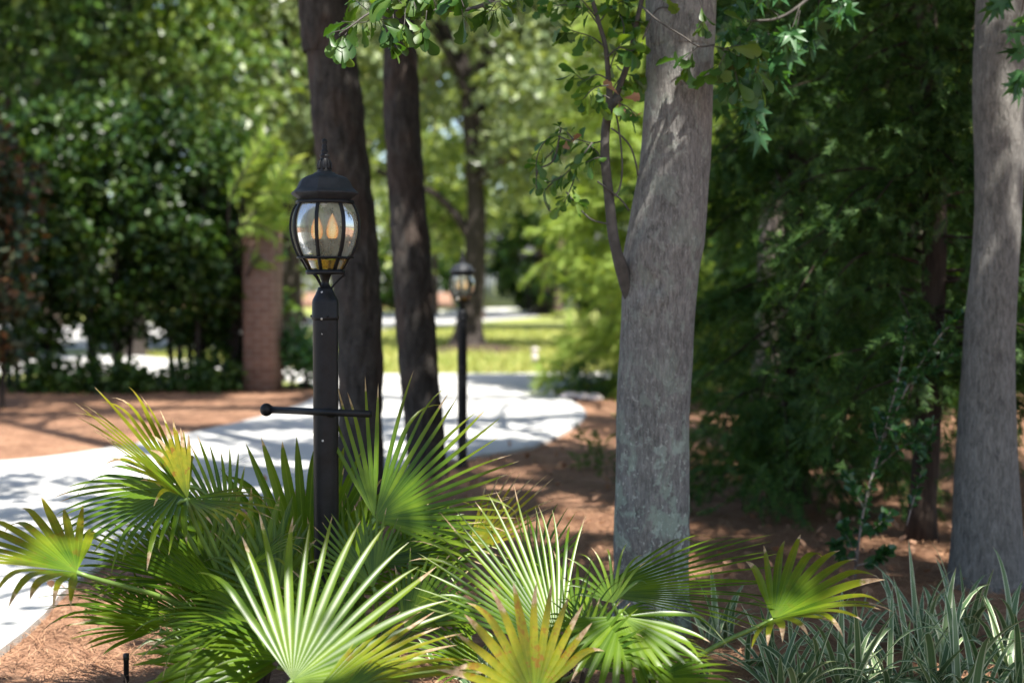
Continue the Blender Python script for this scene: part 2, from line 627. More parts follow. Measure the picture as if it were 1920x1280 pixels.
# leaf templates: x across, y along, z normal.  (verts, quads)
T_OVAL = (np.array([(0, 0, 0), (0, 1, -.10), (-.24, .30, .07), (-.20, .72, .02), (.24, .30, .07), (.20, .72, .02)]), [(0, 1, 3, 2), (0, 4, 5, 1)])
T_BROAD = (np.array([(0, 0, 0), (0, 1, -.12), (-.34, .35, .09), (-.26, .75, .02), (.34, .35, .09), (.26, .75, .02)]), [(0, 1, 3, 2), (0, 4, 5, 1)])
T_DIAM = (np.array([(0, 0, 0), (-.3, .5, .06), (0, 1, -.05), (.3, .5, .06)]), [(0, 3, 2, 1)])


def rand_frames(n, ydir, spread, up_bias=.6):
    """n rotation matrices: y axis = ydir + spread*random, z axis biased upward"""
    y = np.asarray(ydir, dtype=float)
    if y.ndim == 1:
        y = np.tile(y, (n, 1))
    y = y + spread * rng.normal(size=(n, 3))
    y /= np.linalg.norm(y, axis=1, keepdims=True) + 1e-9
    z = rng.normal(size=(n, 3)) * (1 - up_bias) + np.array([0, 0, 1.0]) * up_bias
    x = np.cross(y, z)
    x /= np.linalg.norm(x, axis=1, keepdims=True) + 1e-9
    z = np.cross(x, y)
    return np.stack([x, y, z], axis=2)


def place(template, C, R, size):
    tv, tf = template
    n = len(C)
    sz = np.broadcast_to(np.asarray(size, dtype=float), (n,))
    V = np.einsum('nij,kj->nki', R, tv) * sz[:, None, None] + np.asarray(C)[:, None, :]
    k = len(tv)
    f = np.asarray(tf)
    Fq = (f[None] + (np.arange(n) * k)[:, None, None]).reshape(-1, f.shape[1])
    return V.reshape(-1, 3), Fq


def clumps(centers, radii, per, squash=.7):
    """leaf positions in soft clumps, and the outward direction of each"""
    c = np.repeat(np.asarray(centers, float), per, axis=0)
    r = np.repeat(np.broadcast_to(np.asarray(radii, float), (len(centers),)), per)
    d = rng.normal(size=c.shape)
    d /= np.linalg.norm(d, axis=1, keepdims=True)
    k = rng.random(len(c)) ** .45
    p = d * (k * r)[:, None]
    p[:, 2] *= squash
    return c + p, d


def ellipsoid_pts(n, c, r, shell=.35):
    d = rng.normal(size=(n, 3))
    d /= np.linalg.norm(d, axis=1, keepdims=True)
    k = shell + (1 - shell) * rng.random(n) ** .5
    return np.asarray(c) + d * k[:, None] * np.asarray(r)


# ------------------------------------------------------------------ canopy shaped to let the sun through
# ellipses (x, y, z, rx, ry) the sun reaches; leaves whose shadow would fall there are left out to place the sun patches
LIT = [
    (-.55, 18.3, 0, 2.0, 2.3), (-.5, 14.6, 0, 1.7, 1.2), (-.2, 12.2, 0, .9, .7), (-.7, 11.1, 0, .5, .3), (1.6, 16.9, 2.0, 1.6, 1.6),
    (-2.3, 5.4, 0, .6, .8), (-1.5, 5.1, 0, .5, .7), (-3.2, 9.6, 0, 1.0, .25), (-2.2, 8.6, 0, .9, .22), (-2.9, 8.0, 0, .6, .16), (-2.6, 10.6, 0, .8, .25), (-1.6, 9.9, 0, .6, .2),
    (-1.9, 11.9, 0, .7, .4), (-2.9, 13.6, 0, 1.0, .6), (-4.3, 13.2, 0, 1.2, .4), (-4.0, 11.6, 0, .9, .25),
    (-.36, 3.58, .45, .36, .26), (-.18, 4.26, .78, .30, .26), (.0, 3.95, .5, .34, .28), (-1.05, 4.0, .82, .2, .14), (-1.28, 3.7, .55, .16, .12),
    (.86, 3.85, .4, .2, .14), (.0, 3.48, .2, .2, .14), (.40, 3.65, .3, .26, .18), (1.15, 4.25, .3, .2, .1), (.2, 4.4, .65, .1, .1),
    (.55, 8.4, 0, .45, .3), (.35, 9.7, 0, .5, .35), (.9, 12.6, 0, .5, 1.0), (.4, 7.3, 0, .35, .25), (.45, 6.3, 0, .25, .12), (1.0, 14.8, 0, .6, .9), (.1, 8.9, 0, .3, .15),
    (1.9, 7.7, 0, .4, .25), (1.2, 8.2, 0, .4, .3), (2.5, 8.9, 0, .6, .35), (1.6, 9.8, 0, .7, .5), (2.4, 7.2, 0, .3, .14), (3.3, 10.2, 0, .9, .6), (1.0, 7.2, 0, .3, .12), (1.5, 6.6, 0, .25, .1), (2.1, 11.5, 0, .8, .5), (2.7, 6.4, 0, .25, .1), (-3.4, 12.2, 0, .8, .2), (-3.2, 15.4, 0, .9, .4), (-4.6, 14.6, 0, .7, .3),
    (.5, 22.5, 0, 4, 2.2), (-4.5, 17.2, 3.3, 2.8, .9), (-4.2, 17.0, 2.4, 1.2, .6), (-3.3, 17.1, 1.9, .3, .3), (1.05, 5.5, 2.0, .3, .25), (-.36, 9.9, 1.35, .16, .12), (-4.3, 15.2, 0, 1.2, .3), (-3.1, 14.3, 0, .7, .35), (-5.2, 12.8, 0, 1.0, .22), (-2.9, 16.4, 0, .5, .5), (-4.2, 11.0, 0, 1.0, .15), (-.35, 4.3, 2.1, .4, .3), (.45, 5, 1.8, .25, .25),
    (2.05, 6.4, 2.1, .28, .2), (1.15, 5.6, 2.0, .3, .3), (1.6, 4.4, .3, .3, .2), (2.2, 13, 0, 2, 1.2),
]


LIT += [(1.5, 7.5, 1.2, .35, .25), (1.9, 5.9, 1.6, .28, .2), (1.35, 7.6, .7, .3, .2), (2.3, 6.1, 1.0, .25, .2), (1.15, 7.7, 2.2, .3, .25), (1.75, 5.8, .9, .2, .15), (2.6, 7.6, 1.5, .4, .3), (1.7, 7.6, 1.9, .2, .15)]
_r = random.Random(5)
for _ in range(46):
    LIT.append((_r.uniform(.1, 4.2), _r.uniform(5.8, 12.5), 0, _r.uniform(.2, .55), _r.uniform(.1, .32)))
for _ in range(7):
    LIT.append((_r.uniform(-6, -2.7), _r.uniform(11, 16.8), 0, _r.uniform(.3, .9), _r.uniform(.1, .3)))


def gaps(P, keep=.0, tmin=0.0):
    """boolean mask of leaf positions that do NOT shade a lit spot"""
    P = np.asarray(P)
    ok = np.ones(len(P), bool)
    for (x, y, z, rx, ry) in LIT:
        t = (P[:, 2] - z) / S.z
        gx = P[:, 0] - S.x * t
        gy = P[:, 1] - S.y * t
        q = ((gx - x) / rx) ** 2 + ((gy - y) / ry) ** 2
        ok &= ~((q < 1) & (t > tmin))
    if keep:
        ok |= rng.random(len(P)) < keep
    return ok


SHADE = [(-1.05, 8.25, .9), (-1.08, 8.25, 1.7), (-1.15, 8.25, 2.5), (-1.2, 8.2, 3.1), (-.6, 9.2, 1.0), (-.65, 9.2, 1.9), (-.72, 9.2, 2.8), (-.57, 4.3, .9), (-.57, 4.3, 1.25), (-.57, 4.3, 1.6),
         (.5, 4.98, .7), (.5, 4.98, 1.2), (.5, 4.98, 1.7), (.56, 4.98, 2.2), (.48, 4.95, 1.5), (.58, 4.95, 1.9), (.62, 4.95, 1.7), (.45, 4.95, 2.1), (.64, 4.95, 2.2), (.52, 4.95, 1.35), (.6, 4.95, 1.45), (.42, 4.95, 1.75), (.66, 4.95, 1.95), (.42, 4.95, .9), (.56, 4.95, 1.0), (2.0, 5.8, .8), (1.92, 5.8, 1.5), (2.05, 5.8, 2.2), (-3.05, 17.1, .4), (-3.05, 17.1, .9), (-3.1, 17.1, 1.4), (-3.05, 17.1, 1.9), (-3.15, 17.1, 1.65), (-4.5, 16.9, .7), (-6, 16.9, .8), (-5.4, 16.9, 1.4), (-3.9, 16.9, 1.2)]


def shade_clumps(z0, z1, r, per, targets):
    """extra crown clumps added towards the sun to throw shade on the targets"""
    out = []
    for (x, y, z) in targets:
        for _ in range(3):
            t = (random.uniform(z0, z1) - z) / S.z
            out.append((x + S.x * t + random.gauss(0, .12), y + S.y * t + random.gauss(0, .12), z + S.z * t))
    return clumps(np.array(out), r, per, .6)


def above_frame(P, margin=.12):
    """leaves of the high crowns stay above the picture"""
    P = np.asarray(P)
    ymin = np.maximum(P[:, 1], .3)
    return (P[:, 2] > EYE + ymin * .2040 + margin) | (P[:, 1] < .2) | (np.abs(P[:, 0]) > .362 * ymin + .3)

#%%PART2

# ================================================================== SETTING
gx = np.linspace(-160, 160, 65)
gy = np.concatenate([[-12, -4], np.linspace(0, 40, 41), np.linspace(60, 420, 10)])
GV = np.array([(x, y, 0.0) for y in gy for x in gx])
nx = len(gx)
GQ = np.array([(j * nx + i, j * nx + i + 1, (j + 1) * nx + i + 1, (j + 1) * nx + i) for j in range(len(gy) - 1) for i in range(nx - 1)])
tag(np_mesh('ground', GV, [GQ], 'straw'), 'pine straw covered ground under the trees', 'ground', kind='structure')


def sheet(name, pts, z, mat, label, cat, smooth_n=0, thick=0.0):
    P = catmull([(*p, 0) for p in pts], smooth_n) if smooth_n else [Vector((*p, 0)) for p in pts]
    from mathutils.geometry import tessellate_polygon
    n = len(P)
    F_ = []
    for tr in tessellate_polygon([[Vector((p.x, p.y, 0)) for p in P]]):
        a, b, c = (P[k] for k in tr)
        F_.append(tuple(tr) if (b - a).cross(c - a).z > 0 else tuple(reversed(tr)))
    V_ = [(p.x, p.y, z) for p in P]
    if thick:          # a slab: side faces down into the ground
        V_ += [(p.x, p.y, z - thick) for p in P]
        F_ += [(k, (k + 1) % n, n + (k + 1) % n, n + k) for k in range(n)]
    me = bpy.data.meshes.new(name)
    me.from_pydata(V_, [], F_)
    me.update()
    me.materials.append(M[mat])
    o = bpy.data.objects.new(name, me)
    COL.objects.link(o)
    return tag(o, label, cat, kind='structure')


near_edge = [(-1.70, .5), (-1.72, 3), (-1.74, 5), (-1.82, 5.8), (-1.80, 6.6), (-1.58, 7.6), (-1.18, 8.8), (-.78, 9.6), (-.50, 10.05), (-.22, 10.42),
             (.16, 11.0), (.47, 12.2), (.68, 13.4), (.73, 14.2), (.66, 15.3), (.50, 16.4)]
near_s = [(p.x, p.y) for p in catmull([(*p, 0) for p in near_edge], 60)]
far_edge = [(-2.6, 18.4), (-2.25, 16.4), (-2.28, 14.4), (-2.68, 12.2), (-3.15, 10.75), (-3.7, 10.0), (-5.2, 9.3), (-9, 8.2)]
far_s = [(p.x, p.y) for p in catmull([(*p, 0) for p in far_edge], 40)]
drive = near_s + [(.48, 16.9), (.55, 17.6), (1.1, 18.4), (3, 18.9), (9, 19.2), (9, 21.6), (3, 21.0), (.5, 20.5), (-1.8, 20.3), (-4.2, 22.6), (-7, 26), (-14, 27.5),
                  (-14, 21.3), (-6, 20.2), (-3.6, 19.4)] + far_s + [(-9, .5)]
sheet('lawn', [(-60, 19.0), (-9, 19.0), (-3, 18.0), (.2, 16.6), (.62, 17.2), (2.2, 18.0), (12, 18.2), (60, 24), (60, 90), (-60, 90)], .004, 'lawn', 'sunlit lawn beyond the driveway', 'lawn')
sheet('driveway', drive, .028, 'concrete', 'pale concrete driveway curving through the trees', 'driveway', thick=.06)
sheet('street', [(-40, 26), (-7.5, 28.8), (-4.7, 31), (-3.6, 44), (-.8, 54), (1.2, 62), (1.2, 72), (-.5, 78), (-5.3, 64), (-8.6, 52), (-40, 44)], .008, 'asphalt', 'pale street beyond the lawn', 'street')
# kerb of the street: a raised strip along its far side
g = Geo()
kp = catmull([(-8.6, 52.1, 0), (-5.3, 64.1, 0), (-.5, 78.1, 0), (1.3, 72.2, 0)], 24)
for i in range(len(kp) - 1):
    a, c = kp[i], kp[i + 1]
    d = (c - a)
    nn = Vector((-d.y, d.x, 0)).normalized() * .15
    g.add([tuple(p) for p in (a, c, c + nn, a + nn, a + Vector((0, 0, .16)), c + Vector((0, 0, .16)), c + nn + Vector((0, 0, .16)), a + nn + Vector((0, 0, .16)))],
          [(4, 5, 6, 7), (0, 1, 5, 4), (2, 3, 7, 6)])
tag(g.build('kerb', 'concrete', None, False, (0, 0, 0)), 'pale kerb along the far street', 'kerb', kind='structure')


def inside_poly(P, poly):
    x, y = P[:, 0], P[:, 1]
    r = np.zeros(len(P), bool)
    n = len(poly)
    for i in range(n):
        x0, y0 = poly[i]
        x1, y1 = poly[(i + 1) % n]
        c = ((y0 > y) != (y1 > y)) & (x < (x1 - x0) * (y - y0) / (y1 - y0 + 1e-12) + x0)
        r ^= c
    return r


# pine needles lying on the ground (uncountable)
def needles(n, xr, yr, ln, wd, spill=.055, seed_pts=None):
    y = yr[0] + (yr[1] - yr[0]) * rng.random(n) ** 1.5
    x = (xr[0] + (xr[1] - xr[0]) * rng.random(n))
    P = np.stack([x, y, np.zeros(n)], 1)
    if seed_pts is not None:
        P = seed_pts
        n = len(P)
    ins = inside_poly(P + rng.normal(size=P.shape) * spill, drive)
    P = P[~ins]
    n = len(P)
    lump = np.array([noise.noise(Vector((p[0] * 2.2, p[1] * 2.2, 0))) for p in P])
    a = rng.random(n) * 2 * np.pi
    l = ln * (.5 + rng.random(n))
    d = np.stack([np.cos(a), np.sin(a), rng.normal(size=n) * .07], 1) * l[:, None]
    z0 = .006 + rng.random(n) * .014 + np.clip(lump, 0, 1) * .03 * (P[:, 1] < 7)
    w = np.stack([-np.sin(a), np.cos(a), np.zeros(n)], 1) * (wd * (1 + .12 * P[:, 1]))[:, None] * .5
    mid = np.stack([-np.sin(a), np.cos(a), np.zeros(n)], 1) * (rng.normal(size=n) * .12 * l)[:, None]
    A = P + np.stack([0 * z0, 0 * z0, z0], 1)
    B = A + d * .5 + mid + np.array([0, 0, .008])
    C = A + d
    C[:, 2] = np.maximum(C[:, 2], .004)
    V = np.stack([A - w, A + w, B - w, B + w, C - w * .4, C + w * .4], 1).reshape(-1, 3)
    b = (np.arange(n) * 6)[:, None]
    return V, np.concatenate([b + np.array([[0, 1, 3, 2]]), b + np.array([[2, 3, 5, 4]])])


V1, Q1 = needles(42000, (-2.6, 3.4), (3.6, 8.0), .11, .0022)
V2, Q2 = needles(46000, (-6, 5), (6.5, 17), .13, .0016)
tag(np_mesh('pine_straw', np.concatenate([V1, V2]), [np.concatenate([Q1, Q2 + len(V1)])], 'needle'), 'loose reddish pine needles over the ground', 'pine straw', kind='stuff')
# brown fallen leaves
n = 900
P = np.stack([-2.2 + 6.5 * rng.random(n), 5.4 + 7 * rng.random(n), .02 + .03 * rng.random(n)], 1)
P = P[~inside_poly(P, drive) | (rng.random(n) < .04)]
V, Q = place(T_BROAD, P, rand_frames(len(P), (0, 0, 0), 1.0, .9), .03 + .035 * rng.random(len(P)))
V[:, 2] = np.maximum(V[:, 2], .012)
tag(np_mesh('fallen_leaves', V, [Q], 'dead_leaf'), 'dry brown leaves fallen on the pine straw', 'fallen leaves', kind='stuff')
# lawn blades, blurred in the distance
n = 26000
P = np.stack([-7 + 17 * rng.random(n), 20.3 + 22 * rng.random(n) ** 1.5, np.zeros(n)], 1)
P = P[~inside_poly(P, drive)]
V, Q = place((np.array([(-.12, 0, 0), (.12, 0, 0), (.03, 1, .1), (-.03, 1, .1)]), [(0, 1, 2, 3)]), P, rand_frames(len(P), (0, 0, 1), .5, .3), .09 + .06 * rng.random(len(P)))
tag(np_mesh('grass', V, [Q], M['lawn_blade']), 'short yellow green lawn grass', 'grass', kind='stuff')

# ================================================================== LAMP POSTS


def make_lamp(loc, label, scale=1.0, post_bottom=0.0, ladder=True):
    u = 1 / 617.0           # metre per photo pixel at the near lamp
    Z = lambda y: (1311 - y) * u
    root = empty('lamp_post', loc, label, 'lamp post', 'black lantern posts along the driveway')
    O = (0, 0, 0)
    ph = math.radians(-6)
    g = Geo()
    g.lathe([(.0, .0), (.055, .0), (.055, .02), (.0385, .03), (23.5 * u, .05), (23.5 * u, Z(700)), (23.5 * u, Z(597))], 32)
    g.build('post', 'paint', root, True, O)
    g = Geo()
    g.lathe([(23.5 * u, Z(599)), (25.5 * u, Z(599)), (25.8 * u, Z(594)), (24.8 * u, Z(590)), (24.6 * u, Z(567)), (23.5 * u, Z(561)), (18.5 * u, Z(552)), (14.5 * u, Z(543)), (13.5 * u, Z(539)), (0, Z(538.5))], 32)
    for a in (0.3, 2.4, 4.5):
        c = Vector((math.sin(a), -math.cos(a), 0))
        g.tube([c * 25 * u + Vector((0, 0, Z(592))), c * 29 * u + Vector((0, 0, Z(592)))], 2.2 * u, 8)
    g.build('collar', 'paint', root, True, O)
    if ladder:
        A = at(507, 768, 4.375) - Vector(loc)
        B = at(694, 776, 4.20) - Vector(loc)
        g = Geo()
        g.tube([A, B], 6.6 * u, 14)
        bar = g.build('crossbar', 'paint', root, True, O)
        g = Geo()
        c = A + Vector((-8 * u, .004, 0))
        g.lathe([(max(1e-4, 12.5 * u * math.sin(t)), -12.5 * u * math.cos(t)) for t in np.linspace(0, math.pi, 14)], 20, c)
        g.tube([A + Vector((4 * u, 0, 0)), A + Vector((-2 * u, 0, 0))], 7.5 * u, 14)
        g.build('ball_end', 'paint', bar, True, O)
        mid = A.lerp(B, .58)
        g = Geo()
        g.tube([Vector((12 * u, -.033, Z(772))), Vector((16 * u, -.045, Z(772.2)))], 8 * u, 14)
        g.build('flange', 'paint', bar, True, O)
    # stem and three scroll arms
    g = Geo()
    g.lathe([(13 * u, Z(539.5)), (10 * u, Z(537)), (7 * u, Z(531)), (7.5 * u, Z(526)), (10 * u, Z(519)), (12 * u, Z(514))], 20)
    g.build('stem', 'paint', root, True, O)
    for k in range(3):
        a = k * 2 * math.pi / 3 + math.radians(95)
        d = Vector((math.sin(a), -math.cos(a), 0))
        g = Geo()
        pts = [d * 11 * u + Vector((0, 0, Z(540))), d * 17 * u + Vector((0, 0, Z(533))), d * 30 * u + Vector((0, 0, Z(520))), d * 38 * u + Vector((0, 0, Z(515)))]
        g.tube(catmull(pts, 10), 2.0 * u, 8)
        g.build('scroll_arm', 'paint', root, True, O)
    # base dish of the lantern, octagonal
    g = Geo()
    g.lathe([(0, Z(512)), (12 * u, Z(514.5)), (36 * u, Z(514.5)), (38 * u, Z(512)), (37.5 * u, Z(507)), (34 * u, Z(505)), (0, Z(505))], 8, phase=ph)
    g.build('lantern_base', 'paint', root, False, O)
    # cage: eight curved ribs, top and belt rings, small lower bars
    prof = [(52, 381), (58, 391), (63, 404), (65.5, 420), (65, 436), (61, 455), (55, 471), (48.5, 483), (43, 490), (34, 505)]
    g = Geo()
    for k in range(8):
        a = k * math.pi / 4 + ph
        d = Vector((math.sin(a), -math.cos(a), 0))
        tg = Vector((math.cos(a), math.sin(a), 0))
        pts = catmull([d * r * u + Vector((0, 0, Z(y))) for r, y in prof], 22)
        V, Q = [], []
        for i, p in enumerate(pts):
            for (s, e) in ((-1, -1), (1, -1), (1, 1), (-1, 1)):
                V.append(p + tg * s * 3.1 * u + d * e * 2.0 * u)
        for i in range(len(pts) - 1):
            for q in range(4):
                Q.append((i * 4 + q, i * 4 + (q + 1) % 4, i * 4 + 4 + (q + 1) % 4, i * 4 + 4 + q))
        Q += [(3, 2, 1, 0), tuple(len(pts) * 4 - 4 + i for i in range(4))]
        g.add([tuple(v) for v in V], Q)
    g.lathe([(48 * u, Z(485)), (55 * u, Z(484.5)), (55 * u, Z(481.5)), (48 * u, Z(481)), (48 * u, Z(485))], 8, phase=ph)
    g.lathe([(50 * u, Z(383)), (56 * u, Z(383)), (56 * u, Z(377)), (50 * u, Z(376))], 8, phase=ph)
    g.build('cage', 'paint', root, False, O)

    def pane(name, profile, k, mat, inset):
        a0, a1 = k * math.pi / 4 + ph, (k + 1) * math.pi / 4 + ph
        am = (a0 + a1) / 2
        pts = catmull([Vector((r - inset, 0, y)) for r, y in profile], 14)
        V, Q = [], []
        for p in pts:
            for j in range(5):
                f = j / 4
                c0 = Vector((math.sin(a0), -math.cos(a0), 0)) * p.x
                c1 = Vector((math.sin(a1), -math.cos(a1), 0)) * p.x
                q = c0.lerp(c1, f)
                bow = 1 + .035 * math.sin(f * math.pi)
                V.append((q.x * u * bow, q.y * u * bow, Z(p.z)))
        for i in range(13):
            for j in range(4):
                Q.append((i * 5 + j, i * 5 + j + 1, i * 5 + j + 6, i * 5 + j + 5))
        g = Geo()
        g.add(V, Q)
        return g.build(name, mat, root, True, O)
    for k in range(8):
        pane('pane', prof[:8], k, 'glass', 1.4)
        pane('lower_pane', [(46.5, 486), (43, 490), (35, 504)], k, 'amber', 1.6)
    # roof cap with bell curve, octagonal
    g = Geo()
    g.lathe([(46 * u, Z(377)), (50 * u, Z(374)), (61 * u, Z(367)), (64.5 * u, Z(364)), (64.5 * u, Z(361.5)), (60 * u, Z(358.5)), (54.5 * u, Z(353.5)), (51 * u, Z(347)), (48.5 * u, Z(341)), (43 * u, Z(335)),
             (34 * u, Z(331)), (23 * u, Z(328)), (20 * u, Z(324.5)), (14 * u, Z(323)), (0, Z(322.5))], 8, phase=ph)
    rf = g.build('roof', 'paint_matte', root, False, O)
    bv = rf.modifiers.new('edge', 'BEVEL')
    bv.width = .0025
    bv.segments = 2
    bv.limit_method = 'ANGLE'
    bv.angle_limit = math.radians(20)
    g = Geo()
    g.lathe([(14 * u, Z(323)), (13 * u, Z(320)), (10 * u, Z(316)), (11 * u, Z(311)), (10 * u, Z(304)), (8 * u, Z(299)), (7 * u, Z(297)), (9.5 * u, Z(294.5)), (9 * u, Z(292)), (5.5 * u, Z(290)), (6.8 * u, Z(287)), (6.8 * u, Z(284)),
             (4 * u, Z(281)), (5.3 * u, Z(278)), (4.6 * u, Z(274)), (3.5 * u, Z(272)), (5.3 * u, Z(269)), (5 * u, Z(264)), (2 * u, Z(261.5)), (0, Z(261))], 20)
    # little leaf relief round the knob
    for k in range(8):
        a = k * math.pi / 4
        d = Vector((math.sin(a), -math.cos(a), 0))
        g.tube(catmull([d * 11 * u + Vector((0, 0, Z(319))), d * 12.2 * u + Vector((0, 0, Z(310))), d * 9.5 * u + Vector((0, 0, Z(300)))], 6), [2.6 * u, 2.6 * u, 2.4 * u, 2 * u, 1.6 * u, .8 * u], 6)
    g.build('finial', 'paint', rf, True, O)
    # two candle lights
    for (dx, dy) in ((-16, .012), (15, -.014)):
        g = Geo()
        c = (dx * u, dy, 0)
        g.lathe([(0, Z(484)), (15 * u, Z(484)), (15 * u, Z(448)), (0, Z(447.5))], 20, c)
        sl = g.build('candle_sleeve', 'sleeve', root, True, O)
        g = Geo()
        g.lathe([(7 * u, Z(447.5)), (10 * u, Z(443)), (11.5 * u, Z(435)), (10.5 * u, Z(425)), (6.5 * u, Z(413)), (2.5 * u, Z(405)), (.1 * u, Z(401))], 20, c)
        g.build('bulb', 'bulb', sl, True, O)
    if scale != 1.0:
        root.scale = (scale,) * 3
    return root


LAMP = at(610, 600, 4.32)
make_lamp((LAMP.x, LAMP.y, 0), 'nearer black lantern post with a crossbar, standing among fan palms')
b2 = at(867, 873, 9.9)
L2 = make_lamp((b2.x, b2.y, 0), 'farther black lantern post beside the driveway, behind the palms', .89, ladder=False)

# ================================================================== TRUNKS


def ring_trunk(rows, D, rings=130, seg=56, z_top=None, rough=.03, ridge=.0, wob=2.5, flare=0.0, zbase=0.0, bumps=()):
    """rows: (py, px_left, px_right) from low to high.  Returns Geo, centre line"""
    cs, rs = [], []
    for py, l, r in rows:
        c = at((l + r) / 2, py, D)
        cs.append(c)
        rs.append((r - l) / 2 * D / F)
    if cs[0].z > zbase:
        d = (cs[0] - cs[1])
        cs.insert(0, cs[0] + d * ((cs[0].z - zbase) / max(1e-3, -d.z)))
        rs.insert(0, rs[0] * (1 + flare))
    if z_top:
        d = (cs[-1] - cs[-2]).normalized()
        d = (d + Vector((0, 0, 1.2))).normalized()
        steps = 3
        hh = z_top - cs[-1].z
        r0 = rs[-1]
        c0 = cs[-1]
        for k in range(1, steps + 1):
            cs.append(c0 + d * (hh / d.z) * k / steps)
            rs.append(r0 * (1 - .62 * k / steps))
    P = catmull(cs, rings)
    # radius along same parameter
    R = np.interp(np.linspace(0, len(rs) - 1, rings), range(len(rs)), rs)
    V = []
    for i, p in enumerate(P):
        for k in range(seg):
            a = 2 * math.pi * k / seg
            e = Vector((math.cos(a), math.sin(a), 0))
            q = p + e * R[i]
            f = 1 + rough * noise.noise(q * wob) + rough * .6 * noise.noise(Vector((q.x * 9, q.y * 9, q.z * 3)))
            if ridge:
                v = noise.noise(Vector((q.x * 21, q.y * 21, q.z * 6)))
                v2 = noise.noise(Vector((q.x * 45, q.y * 45, q.z * 14)))
                f += ridge * (abs(v) * 1.6 - .45) + ridge * .4 * v2
            w = p + e * R[i] * f
            for bp_, br_, bh_ in bumps:
                dd = (w - bp_).length
                if dd < br_ * 2.2:
                    w = w + e * bh_ * math.exp(-(dd / br_) ** 2 * 1.6)
            V.append(w)
    Q = [(i * seg + k, i * seg + (k + 1) % seg, (i + 1) * seg + (k + 1) % seg, (i + 1) * seg + k) for i in range(rings - 1) for k in range(seg)]
    g = Geo()
    g.add([tuple(v) for v in V], Q)
    return g, P, R


def add_limbs(g, base_pts, ends, r0, sag=.12):
    for b, e in zip(base_pts, ends):
        b, e = Vector(b), Vector(e)
        m = b.lerp(e, .5) + Vector((random.uniform(-.2, .2), random.uniform(-.2, .2), (e - b).length * sag))
        g.tube(catmull([b, m, e], 10), lerp_list([r0, r0 * .6, r0 * .2], 10), 8, False, .1)


def crown(root, name, centre, rad, nclump, per, clump_r, leaf_mat_, size, template=T_BROAD, above=True, holes=True, keep=.03, droop=(0, 0, -.3), up=.5, boughs=None):
    C = ellipsoid_pts(nclump, centre, rad, .25)
    P, d = clumps(C, clump_r * (.6 + .8 * rng.random(nclump)), per)
    if boughs:  # added clumps that only block sun from the shade targets
        P2, d2 = shade_clumps(*boughs)
        P, d = np.concatenate([P, P2]), np.concatenate([d, d2])
    m = np.ones(len(P), bool)
    if above:
        m &= above_frame(P, .22)
    if holes:
        m &= gaps(P, keep)
    P, d = P[m], d[m]
    R = rand_frames(len(P), d * .6 + np.array(droop), .5, up)
    V, Q = place(template, P, R, size * (.65 + .7 * rng.random(len(P))))
    return np_mesh(name, V, [Q], leaf_mat_, root), C


# --- grey oak right of centre
root_grey = empty('oak_tree', at(1222, 1205, 5.1) * 1, 'smooth grey tree trunk with pale lichen and a leafy side branch, right of centre', 'tree')
root_grey.location.z = 0
rows = [(1200, 1138, 1304), (1150, 1147, 1293), (1060, 1150, 1290), (1000, 1151, 1292), (900, 1154, 1292), (800, 1156, 1293), (700, 1160, 1298), (600, 1165, 1302), (540, 1167, 1308), (500, 1165, 1312), (460, 1171, 1319),
        (420, 1178, 1323), (380, 1185, 1326), (330, 1195, 1330), (300, 1200, 1332), (200, 1208, 1335), (100, 1213, 1338), (0, 1212, 1343)]
g, P, R = ring_trunk(rows, 5.1, 240, 96, 6.2, .028, .016, 3, bumps=[(at(px, py, 4.975), rr, hh) for px, py, rr, hh in ((1183, 395, .05, .010), (1172, 745, .03, .009), (1226, 530, .035, -.012), (1203, 572, .045, .012), (1205, 455, .06, .008), (1185, 600, .04, .010), (1290, 760, .03, .006), (1240, 560, .03, .008), (1165, 830, .03, .010))])
top = P[-1]
ends = [(1.4 + 3.0 * math.cos(a), 3.6 + 2.8 * math.sin(a), 5.6 + random.random() * 1.3) for a in np.linspace(0, 5.6, 8)]
add_limbs(g, [P[int(len(P) * .92) + 2 * i] for i in range(8)], ends, .06)
g.build('trunk', 'bark_grey', root_grey)
crown(root_grey, 'crown', (1.5, 3.2, 5.8), (5.0, 4.6, 1.9), 520, 75, .42, 'oak_leaf', .12, boughs=(5.0, 6.8, .4, 75, SHADE[:25]))  # crown placed and thickened out of view to shade lamp, pines and trunk

# spatulate lobed oak leaf and star leaf templates


def strip_leaf(rows_, fold=.22, curl=-.18):
    V, Q = [], []
    for y, w in rows_:
        z = curl * y * y
        V += [(-w, y, z + fold * w), (0, y, z), (w, y, z + fold * w)]
    for i in range(len(rows_) - 1):
        a = i * 3
        Q += [(a, a + 1, a + 4, a + 3), (a + 1, a + 2, a + 5, a + 4)]
    return np.array(V), Q


T_OAK = strip_leaf([(0, .012), (.10, .015), (.22, .07), (.38, .10), (.52, .13), (.62, .24), (.70, .29), (.77, .24), (.82, .20), (.88, .26), (.94, .22), (.99, .10), (1.0, .02)])
T_OAK2 = strip_leaf([(0, .012), (.10, .015), (.25, .08), (.45, .14), (.65, .22), (.8, .25), (.92, .19), (.99, .08), (1.0, .02)], .3, -.3)


def star_leaf():
    V = [(0, .22, 0)]
    an = [-165, -128, -100, -76, -52, -26, 0, 26, 52, 76, 100, 128, 165]
    rr = [.10, .30, .52, .26, .62, .27, .78, .27, .62, .26, .52, .30, .10]
    for a, r in zip(an, rr):
        t = math.radians(a)
        V.append((r * math.sin(t), .22 + r * math.cos(t), -.10 * r * r + (.05 if r < .35 else -.03)))
    T = [(0, i, i + 1) for i in range(1, len(an))]
    V += [(-.012, -.25, 0), (.012, -.25, 0), (.0, .22, 0)]
    T.append((len(V) - 3, len(V) - 2, len(V) - 1))
    return np.array(V), T


